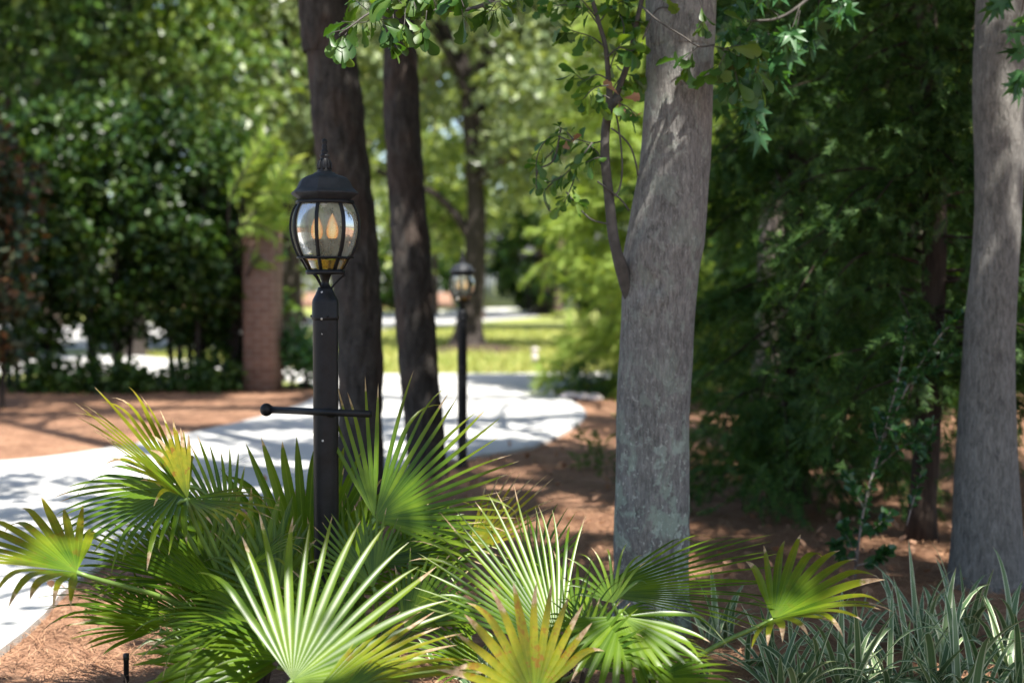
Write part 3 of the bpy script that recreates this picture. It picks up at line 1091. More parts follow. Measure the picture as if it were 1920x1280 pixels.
T_STAR = star_leaf()


def leafy_twigs(g, Vs, Qs, path, rad, nleaf, size, template, t0=.2, tri=False, droop=.5, whorl=3):
    """a twig tube into g, leaves along it (bunched towards the ends) into Vs/Qs"""
    path = catmull(path, 14)
    g.tube(path, lerp_list([rad, rad * .4], 14), 7, True)
    n = nleaf
    C, Y = [], []
    for i in range(n):
        t = t0 + (1 - t0) * (i + random.random()) / n
        t = min(.999, 1 - (1 - t) ** 1.15)
        k = t * 13
        a = path[int(k)]
        b = path[min(13, int(k) + 1)]
        p = a.lerp(b, k - int(k))
        tg = (b - a).normalized() if (b - a).length > 0 else Vector((0, 0, -1))
        s = Vector((random.gauss(0, 1), random.gauss(0, 1), random.gauss(0, .8)))
        s = (s - tg * s.dot(tg)).normalized()
        y = (tg * .6 + s * .8 + Vector((0, 0, -droop))).normalized()
        C.append(p)
        Y.append(y)
    R = rand_frames(n, np.array(Y), .25, .55)
    V, Q = place(template, np.array(C), R, size * (.6 + .65 * rng.random(n)))
    Vs.append(V)
    Qs.append(Q)


def merge_leaves(name, mat, Vs, Qs, parent):
    o = 0
    qq = []
    for V, Q in zip(Vs, Qs):
        qq.append(Q + o)
        o += len(V)
    return np_mesh(name, np.concatenate(Vs), [np.concatenate(qq)], mat, parent)


# side branch of the grey oak (upright limb on its left flank)
D0 = 5.0
g = Geo()
bp = [at(x, y, d) for x, y, d in ((1190, 580, 5.08), (1175, 535, 5.05), (1165, 500, 5.02), (1156, 470, 5.0), (1147, 420, D0), (1140, 350, D0), (1134, 290, D0), (1136, 240, D0), (1143, 195, D0), (1141, 150, D0), (1136, 90, D0), (1122, 40, D0), (1106, -20, D0), (1090, -120, D0))]
g.tube(catmull(bp, 50), lerp_list([.024, .027, .024, .019, .019, .0175, .017, .0165, .015, .010, .009, .008, .007, .005], 50), 12, True, .16, 22)
g.tube(catmull([at(x, y, D0) for x, y in ((1143, 200), (1152, 190), (1163, 181))], 6), [.015, .016, .0165, .016, .0155, .015], 10, True, .2, 30)
g.tube(catmull([at(x, y, D0 + .05) for x, y in ((1152, 190), (1180, 110), (1190, 60), (1203, 0), (1215, -60))], 14), lerp_list([.012, .010, .009, .007], 14), 8, True, .15, 20)
limb = g.build('side_branch', 'twig', root_grey)
Vs, Qs = [], []
g = Geo()
tw = [
    # drooping spray on the left
    ([(1136, 262), (1110, 268), (1075, 262), (1040, 280)], 16, .07), ([(1110, 268), (1085, 300), (1055, 330), (1020, 345)], 16, .07),
    ([(1070, 265), (1035, 255), (1008, 290), (1005, 350)], 12, .055), ([(1085, 300), (1075, 340), (1062, 372), (1050, 390)], 12, .06),
    ([(1100, 270), (1120, 285), (1125, 300)], 6, .06), ([(1040, 280), (1020, 300), (1005, 310)], 9, .06), ([(1075, 262), (1060, 245), (1048, 238)], 8, .055),
    ([(1062, 360), (1075, 375), (1088, 380)], 6, .05), ([(1052, 330), (1020, 360), (1030, 395), (1045, 390)], 4, .05), ([(1136, 300), (1120, 296), (1098, 305)], 5, .06),
    # top clump over the limb
    ([(1141, 150), (1120, 140), (1095, 150), (1070, 130)], 14, .08), ([(1136, 90), (1110, 70), (1080, 60), (1050, 50)], 18, .08), ([(1136, 110), (1160, 90), (1185, 95), (1205, 80)], 16, .085),
    ([(1130, 60), (1100, 20), (1060, 10), (1020, 15)], 18, .08), ([(1143, 180), (1160, 150), (1180, 140), (1200, 160)], 16, .08), ([(1150, 190), (1175, 200), (1190, 215)], 9, .075), ([(1140, 140), (1150, 110), (1170, 60), (1160, 20)], 16, .08),
    ([(1115, 30), (1090, 0), (1060, -20)], 12, .08), ([(1125, 40), (1150, 10), (1180, 0)], 14, .085), ([(1190, 60), (1180, 30), (1160, 15)], 9, .08), ([(1141, 160), (1115, 165), (1090, 190)], 9, .07), ([(1143, 185), (1130, 180), (1120, 200)], 7, .07),
]
for pts, nl, sz in tw:
    dd = D0 + random.uniform(-.12, .12)
    leafy_twigs(g, Vs, Qs, [at(x, y, dd + random.uniform(-.04, .04)) for x, y in pts], .0030, int(nl * 1.2), sz * .88, random.choice((T_OAK, T_OAK2)), .15)
for pts in ([(1146, 240), (1165, 255), (1182, 275), (1192, 305), (1196, 330)], [(1152, 200), (1160, 240), (1166, 290), (1166, 330), (1160, 358), (1150, 368)], [(1120, 340), (1150, 362), (1165, 375), (1180, 395)],
            [(1052, 240), (1038, 300), (1008, 320), (1008, 356)], [(1090, 395), (1110, 412), (1140, 420)], [(1205, 75), (1230, 20), (1262, 15)]):
    g.tube(catmull([at(x, y, D0 - .02) for x, y in pts], 14), .0032, 6)
g.build('twigs', 'twig', root_grey)
merge_leaves('branch_leaves', 'oak_leaf', Vs, Qs, root_grey)
# dead leaf stuck on the stub
P = np.array([at(x, y, D0 - .03) for x, y in ((1160, 178), (1168, 184), (1160, 190), (1175, 222), (1183, 226), (1165, 215), (1062, 262), (1070, 270))])
Rr = rand_frames(len(P), (.4, -.3, .1), .6, .3)
V, Q = place(T_OAK, P, Rr, np.array([.07, .06, .06, .05, .05, .05, .05, .05]))
np_mesh('dead_leaves', V, [Q], 'dead_leaf', root_grey)

# overhanging spray at the top, in focus, growing from a limb of the same oak
Vs, Qs = [], []
g = Geo()
main = [at(x, y, d) for x, y, d in ((1240, -330, 4.9), (1120, -160, 4.6), (960, -30, 4.45), (900, 12, 4.4), (830, 20, 4.35), (760, 16, 4.3), (700, 22, 4.25), (660, 48, 4.2), (634, 66, 4.2))]
g.tube(catmull(main, 40), lerp_list([.020, .012, .007, .005, .004, .003, .002], 40), 8)
tw = [([(700, 20), (690, 40), (662, 42), (640, 40)], 9, .07), ([(660, 46), (650, 62), (640, 75), (638, 92)], 8, .075), ([(735, 16), (738, 40), (735, 60), (728, 85)], 11, .07), ([(800, 20), (798, 40), (795, 55), (790, 62)], 8, .065),
      ([(760, 16), (758, 45), (752, 62)], 9, .065), ([(866, 18), (868, 35)], 4, .07), ([(900, 12), (925, 20), (940, 10)], 9, .07), ([(690, 20), (672, 5), (660, -12)], 8, .07), ([(760, 14), (740, -5), (720, -12)], 12, .08), ([(820, 18), (810, -5), (790, -15)], 12, .08),
      ([(870, 14), (860, -10), (845, -20)], 12, .08), ([(920, 5), (950, 0), (975, -10)], 12, .075), ([(700, 22), (712, 35), (722, 48)], 6, .065), ([(930, 5), (915, 25), (905, 20)], 6, .065), ([(780, 17), (775, 0), (770, -12)], 8, .075), ([(650, 55), (622, 62), (615, 72)], 3, .06)]
for pts, nl, sz in tw:
    dd = 4.28 + random.uniform(-.1, .1)
    leafy_twigs(g, Vs, Qs, [at(x, y, dd + random.uniform(-.03, .03)) for x, y in pts], .0016, nl, sz, random.choice((T_OAK, T_OAK2)), .2, droop=.9)
# spray crossing in front of the trunk
pth = [at(x, y, d) for x, y, d in ((1203, 12, 4.93), (1235, 40, 4.9), (1280, 68, 4.88), (1310, 87, 4.88), (1340, 84, 4.9))]
g.tube(catmull(pth, 16), .0032, 7)
for pts, nl, sz in (([(1310, 87), (1300, 95), (1282, 110), (1270, 108)], 8, .075), ([(1300, 90), (1292, 115), (1290, 135)], 5, .065), ([(1330, 86), (1355, 90), (1385, 110)], 12, .085), ([(1355, 95), (1385, 85), (1420, 95)], 12, .085), ([(1370, 110), (1380, 140), (1385, 165)], 9, .08), ([(1360, 100), (1350, 120), (1345, 135)], 6, .08),
                    ([(1395, 100), (1415, 125), (1420, 160)], 8, .075), ([(1320, 40), (1315, 55)], 4, .06), ([(1310, -5), (1318, 25), (1312, 45)], 6, .06), ([(1250, -10), (1240, 5)], 3, .06), ([(1380, 90), (1400, 60), (1410, 40)], 9, .08)):
    leafy_twigs(g, Vs, Qs, [at(x, y, 4.88 + random.uniform(-.03, .03)) for x, y in pts], .0018, nl, sz, random.choice((T_OAK, T_OAK2)), .2)
g.build('overhanging_twigs', 'twig', root_grey)
merge_leaves('overhanging_leaves', 'oak_leaf', Vs, Qs, root_grey)

# --- two dark pines


def pine(rows, D, label, crown_c, holes=True):
    c = at((rows[0][1] + rows[0][2]) / 2, rows[0][0], D)
    root = empty('pine_tree', (c.x, D, 0), label, 'pine tree', 'dark pine trunks behind the near lamp')
    g, P, R = ring_trunk(rows, D, 300, 96, 13.5, .03, .09, 2)
    ends = []
    bs = []
    for i in range(10):
        a = random.random() * 6.28
        z = 8.2 + i * .5
        t = min(range(len(P)), key=lambda q: abs(P[q].z - z))
        bs.append(P[t])
        ends.append(P[t] + Vector((math.cos(a) * 2.4, math.sin(a) * 2.4, .8)) + (Vector((-1.0, 2.2, 0)) if crown_c else Vector((0, 0, 0))))
    add_limbs(g, bs, ends, .05)
    g.build('trunk', 'bark_pine', root)
    tuft = (np.array([(0, 0, 0), (-.02, .9, .35), (.02, .9, .35), (0, 0, 0), (-.3, .9, .05), (-.27, .93, .05), (0, 0, 0), (.27, .93, 0), (.3, .9, 0), (0, 0, 0), (-.02, .95, -.25), (.02, .95, -.25)]), [(0, 1, 2), (3, 4, 5), (6, 7, 8), (9, 10, 11)])
    C = np.array([tuple(e + Vector((random.gauss(0, .5), random.gauss(0, .5), random.gauss(0, .4)))) for e in ends for _ in range(6)])
    Pp, d = clumps(C, .55, 60)
    m = above_frame(Pp, .4) & (gaps(Pp, .02) if holes else True)
    Pp, d = Pp[m], d[m]
    V, T = place(tuft, Pp, rand_frames(len(Pp), d, .4, .4), .24)
    if crown_c:
        crown(root, 'crown', *crown_c, 340, 70, .5, 'pine_leaf', .13, T_OVAL, boughs=(8.0, 10.2, .55, 90, SHADE[28:]))  # boughs here are unseen clumps added to shade hedge and pillar
    else:
        np_mesh('crown', V, [T], 'pine_leaf', root)
    return root


pine([(930, 628, 722), (880, 632, 720), (800, 634, 717), (700, 633, 718), (600, 630, 715), (500, 618, 712), (430, 610, 706), (370, 603, 699), (300, 594, 690), (200, 582, 681), (100, 573, 668), (50, 566, 660), (0, 558, 652)], 8.3,
     'thicker dark pine trunk leaning left directly behind the nearer lantern', None)
pine([(915, 762, 845), (860, 765, 838), (800, 759, 833), (700, 749, 822), (600, 742, 815), (500, 735, 808), (400, 730, 800), (300, 724, 793), (200, 720, 787), (100, 719, 781), (0, 716, 775)], 9.3,
     'slimmer dark pine trunk between the two lantern posts', ((-2.1, 12.2, 9.2), (3.8, 3.0, 1.7)))  # unseen crown set back from the trunk to shade the hedge

# --- sweetgum at the right edge
c = at(1852, 1104, 5.95)
root_gum = empty('sweetgum_tree', (c.x, c.y, 0), 'broad grey brown trunk at the right edge with star shaped leaves', 'tree')
g, P, R = ring_trunk([(1106, 1772, 1934), (1070, 1780, 1922), (1000, 1786, 1916), (900, 1791, 1909), (800, 1797, 1904), (700, 1804, 1901), (600, 1811, 1903), (500, 1822, 1908), (400, 1829, 1914), (300, 1829, 1918), (200, 1826, 1920), (100, 1828, 1923), (0, 1832, 1928)], 5.95, 150, 64, 7.5, .025, .010, 3)
ends = [(4.6 + 2.6 * math.cos(a), 6.3 + 2.4 * math.sin(a), 6 + random.random() * 2) for a in np.linspace(0, 5.6, 8)]
add_limbs(g, [P[int(len(P) * .72) + 4 * i] for i in range(8)], ends, .06)
g.build('trunk', 'bark_gum', root_gum)
crown(root_gum, 'crown', (4.6, 4.2, 6.8), (4.2, 4.2, 2.4), 400, 60, .5, 'gum_leaf', .15, boughs=(5.4, 7.6, .45, 60, SHADE[25:28] * 2))  # boughs: clumps added out of view to shade the gum trunk
Vs, Qs = [], []
g = Geo()
g.tube(catmull([at(x, y, d) for x, y, d in ((1850, -300, 5.95), (1700, -160, 5.7), (1560, -40, 5.6), (1470, 30, 5.5), (1400, 40, 5.5))], 24), lerp_list([.02, .012, .006, .004], 24), 8)
for pts, nl in (([(1500, 10), (1480, 60), (1440, 75), (1400, 80)], 13), ([(1540, -20), (1530, 40), (1520, 70)], 12), ([(1460, 30), (1430, 10), (1380, 10)], 12), ([(1500, 20), (1490, 70), (1480, 95)], 9), ([(1430, 40), (1400, 60), (1360, 60)], 12), ([(1440, 60), (1450, 110), (1460, 150)], 8), ([(1400, 60), (1420, 110), (1400, 170)], 9),
                ([(1400, 150), (1410, 190), (1402, 212)], 6), ([(1380, 30), (1350, 20), (1340, 40)], 8), ([(1560, -40), (1580, 0), (1570, 30)], 7), ([(1390, 100), (1360, 150), (1345, 200)], 10), ([(1400, 190), (1420, 230), (1425, 245)], 4), ([(1470, 0), (1440, -20), (1400, -15)], 10)):
    leafy_twigs(g, Vs, Qs, [at(x, y, 5.5 + random.uniform(-.15, .15)) for x, y in pts], .0018, int(nl * 1.6), .10, T_STAR, .2, droop=.8)
for pts, nl in (([(1925, -20), (1910, 40), (1895, 60)], 6), ([(1940, 100), (1915, 140), (1905, 160)], 6), ([(1900, -40), (1880, -10), (1870, 10)], 6), ([(1945, 40), (1925, 90), (1910, 100)], 5)):
    leafy_twigs(g, Vs, Qs, [at(x, y, 5.5 + random.uniform(-.1, .1)) for x, y in pts], .0018, nl, .10, T_STAR, .2, droop=.8)
g.build('low_branch', 'twig', root_gum)
merge_leaves('low_leaves', 'gum_leaf', Vs, Qs, root_gum)

#%%PART3

# ================================================================== CONIFERS


def sprig_template():
    T, F = [], []
    def tri(a, b, w):
        a, b = np.array(a), np.array(b)
        d = b - a
        s = np.cross(d, (0, 0, 1.0))
        s = s / np.linalg.norm(s) * w
        k = len(T)
        T.extend([a - s, a + s, b])
        F.append((k, k + 1, k + 2))
    tri((0, 0, 0), (0, 1, -.12), .035)
    for i, y in enumerate((.12, .25, .38, .50, .62, .74, .86)):
        for sgn in (-1, 1):
            l = .42 * (1 - y * .6)
            tri((0, y, -.1 * y * y), (sgn * l * .75, y + l * .8, -.1 * y * y + .08 * ((i * 7) % 3 - 1)), .032)
    return np.array(T), F


T_SPRIG = sprig_template()


def conifer(name, x, y, H, rmax, zmin, label, leafm, barkm, trunk_r, nbr=130, per=(12, 6), sprig=.15, group=None, lean=0.0, holes=True, cat='conifer', power=.75, zexp=1.0, flat=1.0):
    root = empty(name, (x, y, 0), label, cat, group)
    g = Geo()
    tp = [Vector((lean * z + .04 * math.sin(z * 1.3), .03 * math.sin(z * 2 + 1), z)) for z in np.linspace(0, H, 30)]
    g.tube(tp, [trunk_r * (1.25 if z < .15 else 1) * (1 - .85 * z / H) + .01 for z in np.linspace(0, H, 30)], 16, True, .12, 9)
    C, Y = [], []
    for b in range(nbr):
        u = (b + random.random()) / nbr
        z0 = zmin + (H * .97 - zmin) * u ** zexp
        f = max(.06, (1 - (z0 - zmin) / (H - zmin))) ** power
        L = rmax * f * random.uniform(.65, 1.12)
        ph = random.random() * 2 * math.pi
        rise, drop = random.uniform(.05, .45), random.uniform(.45, .85)
        pts = []
        for s in np.linspace(0, 1, 9):
            w = ph + .25 * math.sin(s * 3 + b)
            pts.append(Vector((math.cos(w) * L * s + lean * z0, math.sin(w) * L * s * flat, max(.06, z0 + rise * L * s - drop * L * s * s + .03 * math.sin(b + 5 * s)))))
        g.tube(pts, lerp_list([.006 + .006 * f, .002], 9), 5, False)
        for k in range(per[0]):
            s = .03 + .97 * (k + random.random()) / per[0]
            p0 = pts[min(8, int(s * 8))].lerp(pts[min(8, int(s * 8) + 1)], s * 8 % 1)
            sd = Vector((math.cos(ph) + random.gauss(0, .7), math.sin(ph) + random.gauss(0, .7), random.gauss(-.35, .4))).normalized()
            l = random.uniform(.12, .30) * (.6 + .4 * f) * 1.3
            for q in range(per[1]):
                t = (q + random.random()) / per[1]
                pp = p0 + sd * l * t + Vector((0, 0, -.35 * l * t * t))
                if pp.z < .05:
                    continue
                C.append(tuple(pp))
                yy = sd * .7 + Vector((random.gauss(0, .5), random.gauss(0, .5), random.gauss(-.3, .4)))
                Y.append(tuple(yy))
    g.build('trunk', barkm, root, True, (0, 0, 0))
    C = np.array(C)
    m = gaps(C + np.array([x, y, 0]), .38, .7) if holes else np.ones(len(C), bool)
    C, Y = C[m], np.array(Y)[m]
    V, T = place(T_SPRIG, C, rand_frames(len(C), Y, .25, .3), sprig * (.6 + .7 * rng.random(len(C))))
    np_mesh('crown', V, [T], leafm, root, (0, 0, 0))
    return root


p = at(1482, 940, 8.3)
conifer('cedar_tree', p.x, 8.3, 6.6, .98, .2, 'dark feathery cedar just right of the grey oak trunk', 'cedar_leaf', 'bark_cedar', .10, 200, (17, 10), .105, 'dark cedars in the shade', power=.45)
p = at(1729, 1030, 6.9)
conifer('cedar_tree', p.x, 6.9, 5.8, .82, .75, 'dark cedar on a thin straight trunk beside the broad trunk at the right edge', 'cedar_leaf', 'bark_cedar', .058, 190, (17, 10), .10, 'dark cedars in the shade', power=.45)
conifer('cedar_tree', 3.75, 8.6, 6.5, 1.25, .9, 'dark cedar crown behind the broad trunk, at the right edge', 'cedar_leaf', 'bark_cedar', .10, 170, (16, 9), .12, 'dark cedars in the shade', power=.5)
conifer('cedar_tree', 2.75, 10.6, 7.0, 1.5, .7, 'dark cedar farther back between the two cedar trunks', 'cedar_leaf', 'bark_cedar', .11, 180, (16, 9), .13, 'dark cedars in the shade', power=.5)
p = at(1232, 742, 16.7)
conifer('juniper_tree', p.x, 16.7, 7.0, 1.45, .2, 'bright yellow green juniper at the driveway bend, left of the grey oak trunk', 'juniper_leaf', 'bark_cedar', .09, 270, (18, 7), .17, None, power=.38, zexp=1.1, holes=False)

# pale trunk behind the cedars
rp = empty('pale_tree', (at(1428, 940, 9.4).x, 9.4, 0), 'pale pinkish trunk with a flared foot, half hidden behind the nearest cedar', 'tree')
g, P, R = ring_trunk([(935, 1372, 1486), (900, 1388, 1474), (850, 1396, 1466), (700, 1410, 1468), (500, 1420, 1474), (300, 1428, 1478), (0, 1436, 1482)], 9.4, 80, 32, 8.5, .03, .012, 3)
add_limbs(g, [P[-14], P[-12], P[-10], P[-8], P[-6]], [(1.6 + 2 * math.cos(a), 9.4 + 2 * math.sin(a), 7.2 + random.random()) for a in (0, 1.3, 2.6, 3.9, 5.2)], .05)
g.build('trunk', 'bark_pale', rp)
crown(rp, 'crown', (1.8, 9.6, 7.6), (3.0, 2.6, 2.0), 150, 50, .5, 'oak_leaf', .15)
# second pinkish trunk far right
rp = empty('pale_tree', (at(1738, 900, 11.5).x, 11.5, 0), 'slim pale trunk seen through the cedars, left of the broad right trunk', 'tree')
g, P, R = ring_trunk([(830, 1705, 1765), (600, 1708, 1756), (400, 1710, 1752), (200, 1712, 1750), (0, 1715, 1748)], 11.5, 60, 24, 9, .03, .012, 3)
add_limbs(g, [P[-12], P[-10], P[-8], P[-6]], [(3.6 + 2 * math.cos(a), 11.6 + 2 * math.sin(a), 8 + random.random()) for a in (0, 1.6, 3.1, 4.7)], .05)
g.build('trunk', 'bark_pale', rp)
crown(rp, 'crown', (3.9, 11.8, 8.2), (3.2, 2.8, 2.2), 150, 45, .55, 'oak_leaf', .18)

# ================================================================== SHRUBS


def shrub(name, x, y, r, h, z0, label, leafm, n, size, cat='shrub', group=None, stems=5, template=T_BROAD, ry=None, up=.5, stem_r=.03, ncl=None, holes=False):
    root = empty(name, (x, y, 0), label, cat, group)
    ry = ry or r
    g = Geo()
    for k in range(stems):
        a = 6.28 * k / stems + random.random()
        e = Vector((math.cos(a) * r * .55, math.sin(a) * ry * .55, h * random.uniform(.55, .85)))
        b = Vector((math.cos(a) * r * .22, math.sin(a) * ry * .22, -.01))
        g.tube(catmull([b, b.lerp(e, .4) + Vector((0, 0, h * .12)), e], 10), lerp_list([stem_r, stem_r * .3], 10), 8, False, .15)
    g.build('stem', 'bark_dark', root, True, (0, 0, 0))
    ncl = ncl or max(12, n // 55)
    C = ellipsoid_pts(ncl, (0, 0, (h + z0) / 2), (r * .92, ry * .92, (h - z0) / 2 * .95), .45)
    P, d = clumps(C, min(r, .42) * .55 * (.6 + .8 * rng.random(ncl)), n // ncl, .85)
    P[:, 2] = np.maximum(P[:, 2], .04)
    if holes:
        m = gaps(P + np.array([x, y, 0]), .1)
        P, d = P[m], d[m]
    out = d * .6 + np.array([0, 0, .1])
    V, Q = place(template, P, rand_frames(len(P), out, .6, up), size * (.6 + .8 * rng.random(len(P))))
    np_mesh('foliage', V, [Q], leafm, root, (0, 0, 0))
    return root


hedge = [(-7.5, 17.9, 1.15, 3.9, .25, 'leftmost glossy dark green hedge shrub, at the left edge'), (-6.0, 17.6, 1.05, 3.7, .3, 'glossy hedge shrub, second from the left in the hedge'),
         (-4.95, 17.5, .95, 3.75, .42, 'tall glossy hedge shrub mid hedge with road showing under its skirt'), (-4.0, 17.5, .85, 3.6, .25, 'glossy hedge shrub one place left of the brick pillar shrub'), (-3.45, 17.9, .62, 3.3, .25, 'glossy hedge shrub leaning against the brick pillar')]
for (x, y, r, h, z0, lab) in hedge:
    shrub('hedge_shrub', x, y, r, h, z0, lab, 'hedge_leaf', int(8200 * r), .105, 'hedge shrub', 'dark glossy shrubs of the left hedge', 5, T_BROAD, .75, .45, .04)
# low growth under the hedge
for (x, w) in ((-6.9, .7), (-5.6, .5), (-4.7, .5), (-3.7, .5)):
    shrub('low_shrub', x, 17.0 + random.uniform(-.1, .2), w, .33, .02, 'low dark growth at the hedge foot, ' + {-6.9: 'leftmost clump', -5.6: 'second clump from the left', -4.7: 'third clump from the left', -3.7: 'clump next to the brick pillar'}[x],
          'hedge_leaf', 900, .08, 'shrub', 'low growth under the hedge', 4, T_BROAD, .3, .5, .012)
shrub('russet_shrub', -5.38, 14.6, .55, 3.2, .25, 'shrub with russet and blue grey leaves at the left edge', 'russet_leaf', 4200, .10, 'shrub', None, 4, T_BROAD, .5, .4, .03)
T_LANCE = (np.array([(0, 0, 0), (0, 1, -.2), (-.07, .3, .02), (-.06, .7, -.05), (.07, .3, .02), (.06, .7, -.05)]), [(0, 1, 3, 2), (0, 4, 5, 1)])


def frondy(name, x, y, label, pts_px, D, leafm):
    root = empty(name, (x, y, 0), label, 'shrub')
    g = Geo()
    C, Y = [], []
    for a, b in pts_px:
        A, B = at(*a, D + random.uniform(-.2, .2)), at(*b, D + random.uniform(-.3, .2))
        base = Vector((x, y, 0))
        g.tube(catmull([base, base.lerp(A, .6) + Vector((0, 0, .2)), A, A.lerp(B, .55) + Vector((0, 0, .06)), B], 20), lerp_list([.02, .006], 20), 6, False)
        for k in range(46):
            t = k / 46
            p = A.lerp(B, t) + Vector((0, 0, .06 * math.sin(t * 3.14)))
            s = 1 if k % 2 else -1
            d = (B - A).normalized()
            sd = d.cross(Vector((0, -1, .3))).normalized() * s
            C.append(tuple(p))
            Y.append(tuple(d * .8 + sd * .8))
    g.build('stem', 'bark_dark', root)
    V, Q = place(T_LANCE, np.array(C), rand_frames(len(C), np.array(Y), .15, .3), .22 * (.7 + .5 * rng.random(len(C))))
    np_mesh('foliage', V, [Q], leafm, root)


frondy('feathery_shrub', -3.5, 17.8, 'feathery yellow green sprays above the brick pillar', [((455, 430), (535, 352)), ((450, 400), (520, 275)), ((440, 470), (530, 415)), ((470, 440), (545, 300)), ((430, 380), (500, 262)), ((460, 340), (500, 300)), ((430, 455), (500, 440)), ((470, 500), (515, 480)), ((455, 380), (540, 365)), ((445, 425), (512, 438)), ((450, 400), (528, 418))], 17.1, 'juniper_leaf')
# dark low shrub and stones at the foot of the juniper
shrub('low_shrub', .98, 16.1, .42, .38, .02, 'small dark low shrub at the foot of the bright juniper', 'sapling_leaf', 900, .09, 'shrub', None, 5, T_LANCE, .3, .4, .01)
for i, (px, py) in enumerate(((1068, 733), (1092, 727), (1112, 728))):
    q = at(px, py, 15.9)
    V = []
    g = Geo()
    rr = .10 - .012 * i
    g.lathe([(max(1e-4, rr * math.sin(t) * (1 + .1 * math.sin(5 * t))), -rr * .7 * math.cos(t)) for t in np.linspace(0, math.pi, 10)], 14, (0, 0, rr * .6))
    o = g.build('stone', 'stone', None, True, (q.x, 15.75 - .1 * i, 0))
    o.rotation_euler = (0, 0, i * 1.3)
    o.scale = (1.2, .9, .8 + .1 * i)
    tag(o, ('largest pale stone under the bright juniper, nearest the driveway', 'middle pale stone under the bright juniper', 'smallest pale stone under the bright juniper')[i], 'stone', 'pale stones under the juniper')

# brick pillar at the end of the hedge
pb = at(494, 728, 17.3)
rb = empty('brick_pillar', (pb.x, 17.3, 0), 'square red brick pillar at the end of the hedge', 'pillar')
g = Geo()
g.box((0, 0, .985), (.38, .38, 1.97))
br = g.build('shaft', 'brick', rb, False, (0, 0, 0))
bv = br.modifiers.new('edge', 'BEVEL')
bv.width = .008
g = Geo()
g.box((0, 0, 2.0), (.40, .40, .06))
cp = g.build('cap', 'brick', rb, False, (0, 0, 0))
bv = cp.modifiers.new('edge', 'BEVEL')
bv.width = .01
rb.rotation_euler = (0, 0, math.radians(-8))
shrub('low_shrub', -2.62, 17.6, .42, .75, .05, 'knee high green shrub right of the brick pillar', 'sapling_leaf', 1100, .09, 'shrub', None, 5, T_BROAD, .35, .4, .012)

# sapling with glossy leaves on the right
sx = at(1605, 1095, 6.0)
rs = empty('sapling', (sx.x, 6.0, 0), 'thin leaning sapling with small glossy leaves, left of the thin dark cedar trunk', 'sapling')
g = Geo()
Vs, Qs = [], []
for pts, n in (([(1603, 1095), (1606, 1040), (1625, 930), (1655, 830), (1685, 760), (1720, 690), (1770, 620), (1805, 590)], 70), ([(1606, 1060), (1612, 1000), (1635, 900), (1660, 800), (1680, 730), (1695, 650), (1700, 610)], 60), ([(1700, 985), (1715, 930), (1735, 860), (1750, 790)], 26),
               ([(1640, 880), (1675, 850), (1710, 830), (1730, 850)], 26), ([(1660, 800), (1690, 810), (1740, 800)], 24), ([(1700, 720), (1740, 700), (1790, 660)], 30), ([(1650, 840), (1640, 800), (1650, 770)], 16), ([(1608, 1040), (1590, 1010), (1580, 980)], 22), ([(1610, 1000), (1640, 990), (1670, 960)], 26),
               ([(1606, 1060), (1640, 1050), (1665, 1030)], 24), ([(1606, 1050), (1580, 1040), (1565, 1020)], 20), ([(1620, 950), (1600, 920), (1590, 890)], 18)):
    leafy_twigs(g, Vs, Qs, [at(x, y, 6.0 + random.uniform(-.05, .05)) for x, y in pts], .0062 if n > 50 else .003, int(n * 2.6), .040, T_BROAD, .15, droop=.1)
g.build('stem', 'bark_pale', rs)
merge_leaves('foliage', 'sapling_leaf', Vs, Qs, rs)
# a few weeds sprouting from the straw
for (px, py, D, hgt, lab) in ((1108, 885, 9.7, .28, 'thin green weed in the straw between palms and grey oak'), (340, 1170, 5.0, .08, 'tiny green seedling on the straw near the left palm'), (175, 1180, 5.3, .05, 'tiny seedling on the straw by the driveway edge'), (1145, 895, 9.0, .2, 'short weed tuft beside the grey oak trunk')):
    q = at(px, py, D)
    shrub('weed', q.x, D, hgt * .5, hgt, .02, lab, 'weed', 90, hgt * .3, 'weed', 'weeds in the pine straw', 4, T_LANCE if hgt > .1 else T_OVAL, None, .4, .002, 8)

# ================================================================== BACKGROUND TREES


